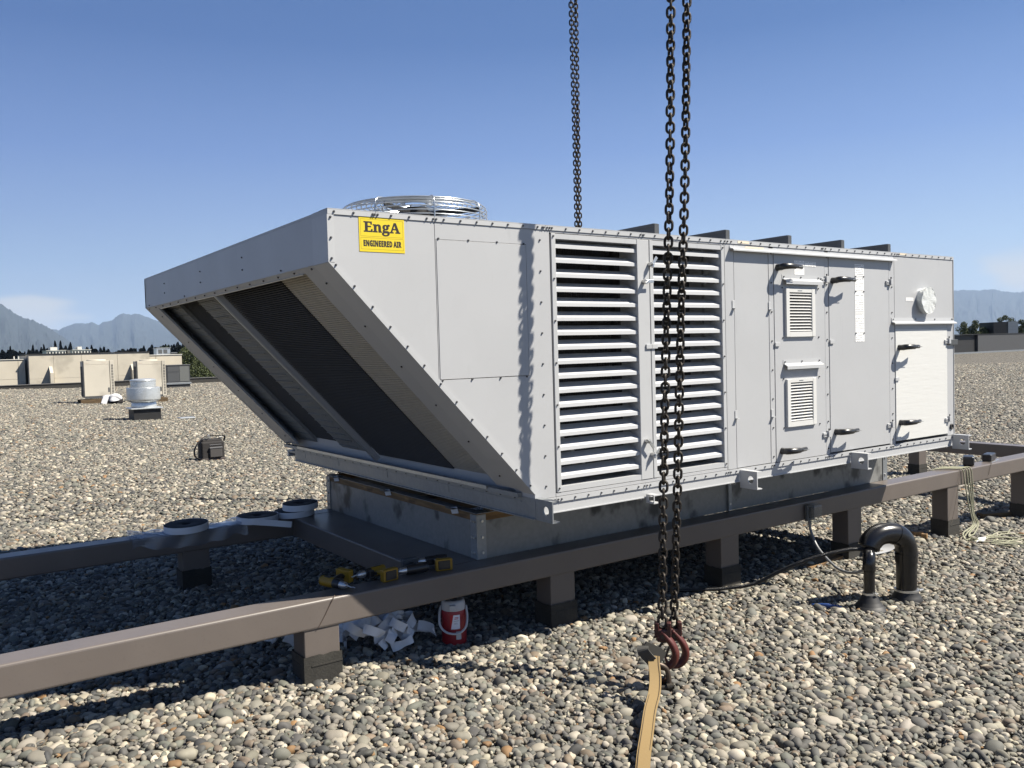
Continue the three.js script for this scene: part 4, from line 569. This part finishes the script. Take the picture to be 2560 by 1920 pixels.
// ---------------------------------------------------------------- far side of the roof
{
  const F = thing('exhaust_fan', 'round spun aluminium exhaust fan on a square dark curb', 'exhaust fan', [3.62, gy(3.6), -21.65]), x = 3.62, z = -21.65, y = gy(3.6);
  part(F, 'curb', rbx(3.28, 3.99, y - .02, y + .31, -22.0, -21.3, .01, 1), M.darkMetal); part(F, 'base_plate', [rbx(3.21, 4.04, y + .31, y + .345, -22.06, -21.24, .008, 1)], M.alu);
  part(F, 'drum', [lathe([[.33, .345], [.335, .40], [.32, .47], [.31, .50]], x, y, z, 48), lathe([[.36, .50], [.43, .54], [.44, .58], [.435, .89], [.425, .90], [.36, .905]], x, y, z, 48)], M.alu); part(F, 'cap', [lathe([[.33, .90], [.33, 1.10], [.315, 1.125], [.20, 1.14], [0, 1.145]], x, y, z, 48)], M.alu); part(F, 'cap_band', lathe([[.332, 1.06], [.336, 1.065], [.336, 1.10], [.332, 1.105]], x, y, z, 48), M.alu);
}
{
  const A = (lab, x0, z1, y) => {
    const T = thing('heat_pump_cabinet', lab, 'air unit', [x0 + .55, y, z1 - .38]), x1 = x0 + .95, z0 = z1 - .78, yb = y + .24, yt = yb + 1.47;
    part(T, 'cabinet', [rbx(x0 + .02, x1 + .16, yb + .02, yt - .01, z0, z1 - .01, .01, 1)], M.cream); part(T, 'front_panel', [rbx(x0 + .03, x1, yb + .06, yt - .16, z1 - .01, z1 + .012, .006, 1)], M.cream); part(T, 'top_panel', [rbx(x0 + .03, x1, yt - .155, yt, z1 - .01, z1 + .014, .006, 1)], M.cream);
    part(T, 'corner_column', [rbx(x1 + .025, x1 + .17, yb, yt, z1 - .02, z1 + .02, .006, 1)], M.cream); for (let k = 0; k < 22; k++) part(T, 'intake_slot', bx(x1 + .075 + (k % 2) * .04, x1 + .098 + (k % 2) * .04, yb + .06 + Math.floor(k / 2) * .115, yb + .155 + Math.floor(k / 2) * .115, z1 + .018, z1 + .0225), M.dark);
    part(T, 'side_coil', [bx(x0 + .005, x0 + .021, yb + .05, yt - .22, z0 + .08, z1 - .18)], M.dark); part(T, 'side_frame', [bx(x0, x0 + .025, yb, yt, z1 - .14, z1 - .0)], M.greyMetal); part(T, 'service_port', [bx(x1 - .07, x1 - .01, yb + .20, yb + .38, z1 + .011, z1 + .016)], M.greyMetal); for (const u of [.06, .68]) part(T, 'vent_mark', bx(x0 + u, x0 + u + .16, yt - .10, yt - .08, z1 + .013, z1 + .0165), mat(.45, .38, .30, .8));
    part(T, 'fan_stack', [lathe([[.34, 0], [.36, .02], [.34, .05], [.30, .055]], x0 + .55, yt - .01, z1 - .4, 28)], M.cream); part(T, 'foot_rail', [rbx(x0 + .04, x1 + .1, yb - .03, yb + .03, z1 - .08, z1 - .0, .004, 1)], M.greyMetal);
    part(T, 'sleeper', [rbx(x0 - .14, x1 + .2, y - .01, y + .17, z1 - .12, z1 + .10, .01, 1)], M.oldWood); part(T, 'sleeper', [rbx(x0 - .14, x1 + .2, y - .01, y + .17, z0, z0 + .2, .01, 1)], M.oldWood);
  };
  A('cream heat pump cabinet with a white dust sheet at its foot', 3.86, -33.6, gy(4.2)); A('cream heat pump cabinet standing behind the aluminium fan', 5.84, -33.6, gy(6.2));
  const T = thing('dust_sheet', 'rumpled white dust sheet over dark gear by the cream cabinet', 'sheet', [4.75, gy(4.7), -33.0]), g = new THREE.SphereGeometry(.5, 30, 16, 0, 6.2832, 0, 1.75), p = g.attributes.position; for (let i = 0; i < p.count; i++) { const x = p.getX(i), y = p.getY(i), z = p.getZ(i), n = 1 + .18 * Math.sin(x * 9 + z * 5) + .12 * Math.sin(z * 14 - y * 8); p.setXYZ(i, 4.80 + x * .72 * n, gy(4.7) + .16 + y * .46 * n * (1 - .55 * clamp(x + .1, 0, 1)), -32.95 + z * .5 * n); } g.computeVertexNormals();
  part(T, 'sheet', clean(g), M.cloth); part(T, 'covered_gear', [rbx(4.55, 5.15, gy(4.7), gy(4.7) + .2, -33.05, -32.85, .05, 2)], M.canvas); part(T, 'sheet_tail', ribbon([[4.52, gy(4.6) + .3, -32.75], [4.45, gy(4.6) + .15, -32.7], [4.40, gy(4.6) + .03, -32.65]], () => V3(1, 0, .2), .2, .01), M.cloth);
  one('vent_plate', 'flat pale metal plate lying on distant pebbles beside the fan', 'plate', rbx(4.42, 4.85, gy(4.5) + .0, gy(4.5) + .05, -21.4, -21.05, .02, 2), M.galv, [4.6, gy(4.6), -21.2]);
  const G = thing('condensing_unit', 'dark grey condensing unit with two bays by the roof edge', 'air unit', [11.7, -.1, -51.4]);
  part(G, 'cabinet', [rbx(11.0, 12.36, .16, 1.22, -52.3, -51.0, .01, 1)], M.greyMetal); part(G, 'top_cover', rbx(10.97, 12.40, 1.22, 1.28, -52.33, -50.97, .01, 1), M.greyMetal); part(G, 'bay_panel', bx(11.75, 12.30, .24, 1.18, -51.0, -50.985), mat(.10, .105, .10, .6)); part(G, 'bay_panel', bx(11.04, 11.70, .24, .82, -51.0, -50.985), M.greyMetal); part(G, 'bay_panel', bx(11.04, 11.70, .85, 1.18, -51.0, -50.985), M.greyMetal); part(G, 'base_frame', rbx(10.95, 12.42, .06, .17, -52.3, -50.94, .01, 1), M.galv); part(G, 'sleeper', bx(11.0, 12.36, -.16, .06, -52.2, -51.0), M.dark);
}
{
  const P = thing('roof_parapet', 'low dark parapet curb along the far roof edge', 'parapet', [20, -.1, -60.7]);
  part(P, 'upstand', bx(-60, 60, -.2, .175, -60.9, -60.6), M.parapet); part(P, 'coping', rbx(-60, 60, .175, .225, -60.95, -60.55, .01, 1), mat(.10, .097, .095, .5, .2));
  // tan precast building just beyond
  const B = thing('tan_building', 'tan precast building wall with two angled fin walls beyond the parapet', 'building', [8.9, -9, -67]);
  const walls = [[4.89, 6.405], [6.425, 8.185], [8.205, 10.565], [10.585, 12.77]]; for (const [a, b] of walls) { part(B, 'wall_panel', bx(a, b, .52, 2.2, -66, -64), M.tan); part(B, 'wall_panel', bx(a, b, -9, .505, -66, -64), M.tan); } part(B, 'wall', bx(4.87, 12.79, -9, 2.16, -72, -64.03), M.tan); part(B, 'coping', rbx(4.85, 12.81, 2.2, 2.26, -72, -63.95, .01, 1), M.darkMetal);
  for (const x of [6.21, 11.55]) part(B, 'fin_wall', (() => { const s = new THREE.Shape([[0, -9], [.62, -9], [.62, .9], [0, 1.36]].map(([a, b]) => new THREE.Vector2(a, b))); const g = new THREE.ExtrudeGeometry(s, { depth: .2, bevelEnabled: false }); g.rotateY(-Math.PI / 2); g.translate(x + .1, 0, -64); return planarUV(clean(g)); })(), M.tan);
  const C = thing('tan_building', 'lower tan building wing with two white roof pipes', 'building', [0, -9, -67]); part(C, 'wall_panel', bx(-20, 4.28, .54, 1.88, -70, -64.6), M.tan); part(C, 'wall_panel', bx(-20, 4.28, -9, .525, -70, -64.6), M.tan); part(C, 'wall_panel', bx(4.30, 4.70, -9, 1.88, -70, -64.6), M.tan); part(C, 'coping', rbx(-20, 4.72, 1.88, 1.93, -70, -64.55, .01, 1), M.whiteWall); for (const x of [4.17, 4.45]) part(C, 'roof_pipe', cyl(x, 2.02, -66, .04, .24, 'y', 8), M.whiteWall);
  const E = thing('tan_building', 'set back tan building block with a silver rooftop box', 'building', [14, -9, -72]); part(E, 'wall', bx(12.9, 16.1, -9, 1.97, -78, -68), M.tan); part(E, 'coping', rbx(12.85, 16.15, 1.97, 2.03, -78, -67.95, .01, 1), M.whiteWall); part(E, 'wall_joint', bx(14.1, 14.13, -9, 1.96, -68.01, -68), M.oldWood);
  const R = thing('silver_roof_unit', 'silver rooftop unit standing on the set back tan block', 'air unit', [15.3, 2.03, -71]); part(R, 'cabinet', rbx(14.75, 15.85, 2.03, 2.55, -71.6, -70.6, .02, 1), M.galvBright); part(R, 'top_cover', rbx(14.7, 15.9, 2.55, 2.6, -71.65, -70.55, .02, 1), M.galv); for (const x of [14.9, 15.3]) part(R, 'vent_panel', bx(x, x + .3, 2.12, 2.45, -70.6, -70.58), M.greyMetal);
  const R2 = thing('small_roof_vent', 'small flat grey vent box on the set back tan block', 'vent', [16, 2.03, -71]); part(R2, 'box', rbx(15.75, 16.15, 2.03, 2.15, -70.2, -69.8, .01, 1), M.greyMetal); part(R2, 'lid', rbx(15.70, 16.2, 2.15, 2.18, -70.25, -69.75, .01, 1), M.galv);
}
function apartment(lab, x0, x1, z, yr, tx0, tx1, yt) {
  const B = thing('apartment_block', lab, 'building', [(x0 + x1) / 2, -9, z - 4]); part(B, 'wall', bx(x0, x1, -9, yr, z - 9, z), M.whiteWall); part(B, 'penthouse', bx(tx0, tx1, yr, yt, z - 6, z - 2), M.whiteWall); part(B, 'roof_edge', bx(x0 - .15, x1 + .15, yr, yr + .12, z - 9.1, z + .15), M.whiteWall);
  const n = 6; for (let k = 0; k < n; k++) { const a = lerp(x0, x1, (k + .2) / n), b = lerp(x0, x1, (k + .75) / n); for (const y of [yr - .85, yr - 3.4]) part(B, 'window', bx(a, b, y - .15, y + .55, z - .02, z + .02), M.glassDark); }
}
apartment('white apartment block with a broad rooftop stair tower', 26.1, 30.5, -244, 4.75, 27.2, 28.8, 5.7); apartment('white apartment block with a narrow rooftop stair tower', 31.5, 35.8, -240, 4.75, 33.0, 34.0, 5.65);
// right-hand roof wall and the boxes behind it
{
  const W = thing('roof_wall', 'dark metal clad roof wall with a black section at the far right edge', 'wall', [100, -.2, -43.5]); part(W, 'black_section', bx(60, 93.85, -.2, 1.86, -44.2, -43.25), M.darkMetal); part(W, 'grey_section', bx(93.87, 150, -.2, 1.88, -44.2, -43), mat(.046, .048, .053, .7, 0, { map: T_paint })); part(W, 'foot_strip', bx(60, 150, -.2, .02, -43.0, -42.9), M.galv); part(W, 'coping', bx(60, 150, 1.88, 1.95, -44.3, -42.95), M.darkMetal);
  const H = thing('grey_roof_screen', 'low grey roof screen behind the dark wall', 'wall', [100, 0, -52]); part(H, 'screen_panel', bx(80, 105, -2, 2.45, -53, -52), M.greyMetal); part(H, 'screen_cap', bx(80, 105, 2.45, 2.52, -53.05, -51.95), M.greyMetal);
  const U = thing('silver_roof_unit', 'rooftop unit half dark half silver behind the dark wall', 'air unit', [135, 0, -60]); part(U, 'dark_half', rotated(bx(-1.2, 1.0, 0, 3.8, -2, 2), 0, -.62, 0, 134.1, 0, -60.2), M.darkMetal); part(U, 'silver_half', rotated(bx(1.0, 2.5, 0, 3.83, -2, 2.02), 0, -.62, 0, 134.1, 0, -60.2), M.galv); part(U, 'duct', rotated(bx(2.5, 3.0, 0, 2.5, -1, 1), 0, -.62, 0, 134.1, 0, -60.2), M.darkMetal);
}
// ---------------------------------------------------------------- trees
function coniferCrown(seed, n) { const r = rng(seed), pos = [], nor = [];  for (let k = 0; k < n; k++) { const t = Math.pow(r(), .8), h = .1 + .9 * t, R = (1 - t) * .17 * (.7 + .5 * r()) + .008, a = r() * 6.283, rad = R * Math.sqrt(r() * .7 + .3), x = Math.cos(a) * rad, z = Math.sin(a) * rad, s = .018 + .05 * (1 - t) * r(); const dx = Math.cos(a), dz = Math.sin(a), p = [[x - dz * s * .6, h + .012, z + dx * s * .6], [x + dz * s * .6, h + .01, z - dx * s * .6], [x + dx * s * 1.3, h - .035 - .02 * r(), z + dz * s * 1.3]]; for (const q of p) { pos.push(...q); nor.push(dx * .6, .75, dz * .6); } } const g = new THREE.BufferGeometry(); g.setAttribute('position', new THREE.Float32BufferAttribute(pos, 3)); g.setAttribute('normal', new THREE.Float32BufferAttribute(nor, 3)); return clean(g); }
function leafCrown(seed, n, blobs) { const r = rng(seed), pos = [], col = []; for (let k = 0; k < n; k++) { const b = blobs[Math.floor(r() * blobs.length)], a = r() * 6.283, u = r() * 2 - 1, q = Math.cbrt(r()), w = Math.sqrt(1 - u * u), x = b[0] + Math.cos(a) * w * b[3] * q, y = b[1] + u * b[3] * .85 * q, z = b[2] + Math.sin(a) * w * b[3] * q, s = .05 + .07 * r(); const d1 = V3(r() - .5, r() - .5, r() - .5).normalize(), d2 = V3(r() - .5, r() - .5, r() - .5).cross(d1).normalize(); const c = V3(x, y, z), v = [c.clone().addScaledVector(d1, s), c.clone().addScaledVector(d2, s * .55), c.clone().addScaledVector(d1, -s), c.clone().addScaledVector(d2, -s * .55)]; for (const i of [0, 1, 2, 0, 2, 3]) pos.push(v[i].x, v[i].y, v[i].z); } const g = new THREE.BufferGeometry(); g.setAttribute('position', new THREE.Float32BufferAttribute(pos, 3)); g.computeVertexNormals(); return clean(g); }
{
  const mk = (seed) => { const T = thing('conifer_tree', 'dark conifer tree in the distant treeline below the mountains', 'tree', [0, 0, 0], 'conifers of the distant treeline'); part(T, 'trunk', cyl(0, .3, 0, .014, .6, 'y', 6, .006), M.bark); part(T, 'crown', coniferCrown(seed, 520), M.conifer); return T; };
  const proto = [mk(5), mk(6), mk(7)], r = rng(444); let used = [0, 0, 0];
  const place = (x, z, top, wid, lab = 'slim dark conifer spire in the distant treeline') => { const k = Math.floor(r() * 3), h = top + 9, s = [h * wid, h, h * wid]; if (!used[k]) { used[k] = 1; proto[k].position.set(x, -9, z); proto[k].rotation.y = r() * 6; proto[k].scale.set(...s); proto[k].userData.label = lab; } else copyThing(proto[k], [x, -9, z], r() * 6, s, lab); };
  // line of tree tops read along the picture's left skyline
  const line = (xa, za, xb, zb, n, f, j) => { for (let i = 0; i < n; i++) { const t = (i + r() * .9) / n; place(lerp(xa, xb, t) + (r() - .5) * 2, lerp(za, zb, t) + (r() - .5) * 26, f(t) + (r() - .5) * j, .85 + .6 * r()); } };
  line(26, -405, 62, -380, 46, (t) => 7.0 + 1.2 * sstep(.3, .6, t) - 1.4 * sstep(.7, 1, t), 2.4); line(60, -382, 92, -360, 40, (t) => 5.2 + 2.6 * sstep(.05, .85, t), 1.9);
  for (const [x, z, t] of [[45.8, -392, 10.8], [47.6, -390.5, 10.7], [51, -388, 9.9], [30.5, -402, 9.0], [38.2, -397, 9.4], [42, -395, 9.3], [61.3, -380.7, 6.9]]) place(x, z, t, .8, 'tall conifer rising above the rest of the distant treeline');
  for (let i = 0; i < 110; i++) { const t = (i + r()) / 110; place(lerp(20, 98, t), lerp(-400, -348, t) + r() * 24, 4.6 + 2.2 * r() + .8 * sstep(.6, 1, t), 1.7 + .8 * r(), 'broad low conifer filling the foot of the distant treeline'); }
  const B = thing('broadleaf_tree', 'bushy green tree rising beyond the parapet under the hood', 'tree', [21.9, -9, -85]); const bl = [[20.3, .9, -85, .9], [21.0, 2.1, -85.2, 1.0], [21.6, .6, -84.6, 1.3], [22.3, 1.6, -85.5, 1.2], [22.6, -.4, -84.8, 1.4], [23.6, .4, -85.4, 1.2], [20.9, -.4, -85.2, 1.3], [22, -2.2, -85, 2]]; part(B, 'trunk', taper([[21.9, -9, -85], [21.8, -4, -85], [22, 0, -85.2]], (t) => .28 - .2 * t, 10, 8), M.bark); part(B, 'crown', leafCrown(91, 9000, bl), M.leaf);
  const mkR = (lab, x, z, hh, seed, w) => { const T = thing('broadleaf_tree', lab, 'tree', [x, -9, z]); const q = rng(seed), b = []; for (let i = 0; i < 9; i++) b.push([x + (q() - .5) * w * 1.3, hh - .5 - q() * 1.9, z + (q() - .5) * w, .35 + .45 * q()]); b.push([x, hh - .45, z, .5], [x, hh - 3.5, z, w * .75]); part(T, 'trunk', taper([[x, -9, z], [x, -3, z], [x + .2, hh - 1.5, z]], (t) => .3 - .22 * t, 10, 8), M.bark); part(T, 'crown', leafCrown(seed + 1, 3600, b), M.leaf); };
  mkR('small rounded tree just right of the air unit end', 130.4, -62.9, 4.1, 31, 1.1); mkR('taller rounded tree left of the dark rooftop unit', 131.9, -61.9, 4.3, 32, 1.3); mkR('broad tree crown rising behind the silver rooftop unit', 136.4, -59.6, 4.95, 33, 2.0); mkR('tree right of the silver rooftop unit', 137.8, -57.9, 4.2, 34, 1.4); mkR('low tree between the small trees and the dark unit', 132.6, -61.0, 3.2, 35, 1.2);
}
// ---------------------------------------------------------------- land and mountains
{
  struct('terrain', (() => { const g = new THREE.PlaneGeometry(60000, 60000, 1, 1); g.rotateX(-Math.PI / 2); g.translate(0, -9, 0); return g; })(), mat(.06, .085, .045, .95), 'wooded valley floor reaching to the mountains');
  const ridge = (name, lab, crest, back, foot, rough, seed) => {       // crest: points along the skyline; slopes fall toward the valley with spurs
    const c = new THREE.CatmullRomCurve3(crest.map((p) => V3(...p)), false, 'catmullrom', .2), n = 260, m = 36, pos = [], idx = [];
    for (let i = 0; i <= n; i++) { const p = c.getPoint(i / n), dl = Math.hypot(p.x, p.z), ux = -p.x / dl, uz = -p.z / dl; const jag = (fbm(N2, i * .35, seed, 256, 4) - .5) * rough;
      for (let j = -6; j <= m; j++) { const t = j / m, d = t * foot * (j < 0 ? 1.5 : 1), prof = j < 0 ? 1 + t * 1.2 : Math.pow(1 - t, 1.25); const sp = (fbm(N1, i * .07 + seed, t * 4 + 3, 256, 4) - .5) * .16 * Math.sin(Math.PI * clamp(t, 0, 1)); pos.push(p.x + ux * d, Math.max(-12, (p.y + jag * Math.pow(clamp(1 - t, 0, 1), 9)) * (prof + sp) - (j === m ? 12 : 0)), p.z + uz * d); } }
    const w = m + 7; for (let i = 0; i < n; i++) for (let j = 0; j < w - 1; j++) { const a = i * w + j; idx.push(a, a + 1, a + w, a + 1, a + w + 1, a + w); }
    const g = new THREE.BufferGeometry(); g.setAttribute('position', new THREE.Float32BufferAttribute(pos, 3)); g.setIndex(idx); g.computeVertexNormals(); struct(name, clean(g), (() => { const q = mat(.014, .019, .018, .95); q.side = THREE.DoubleSide; return q; })(), lab);
  };
  ridge('mountain', 'steep blue mountain shoulder falling to the valley', [[-2600, 420, -8600], [-900, 640, -8450], [-150, 700, -8350], [330, 640, -8280], [587, 511, -8171], [646, 454, -8126], [706, 402, -8082], [773, 375, -8033], [820, 348, -7999], [887, 308, -7950], [933, 277, -7916], [985, 225, -7880], [1052, 172, -7827], [1130, 60, -7770], [1180, 10, -7740]], 0, 2600, 26, 3);
  ridge('mountain', 'blue twin-topped mountain rising behind the valley', [[500, 300, -13000], [1000, 380, -12760], [1300, 420, -12560], [1489, 440, -12426], [1526, 423, -12399], [1598, 463, -12351], [1686, 499, -12291], [1762, 510, -12238], [1826, 501, -12192], [1881, 515, -12155], [1960, 483, -12097], [2010, 515, -12064], [2097, 531, -12003], [2154, 582, -11966], [2220, 616, -11921], [2306, 603, -11860], [2349, 609, -11830], [2424, 593, -11777], [2498, 557, -11723], [2561, 522, -11677], [2800, 470, -11500], [3300, 520, -11300], [4200, 420, -10900]], 0, 3600, 18, 40);
  ridge('mountain', 'pale blue ridge beyond the right end of the air unit', [[11800, 640, -9000], [13000, 740, -8100], [13700, 770, -7500], [14132, 784, -7226], [14344, 785, -7078], [14405, 774, -7034], [14591, 784, -6904], [14644, 783, -6867], [14766, 746, -6779], [14924, 725, -6667], [15040, 731, -6586], [15700, 760, -6000], [16800, 620, -4600]], 0, 4200, 26, 90);
}
scene.traverse((o) => { if (o.isMesh) { o.castShadow = true; o.receiveShadow = true; } });
renderer.render(scene, camera);
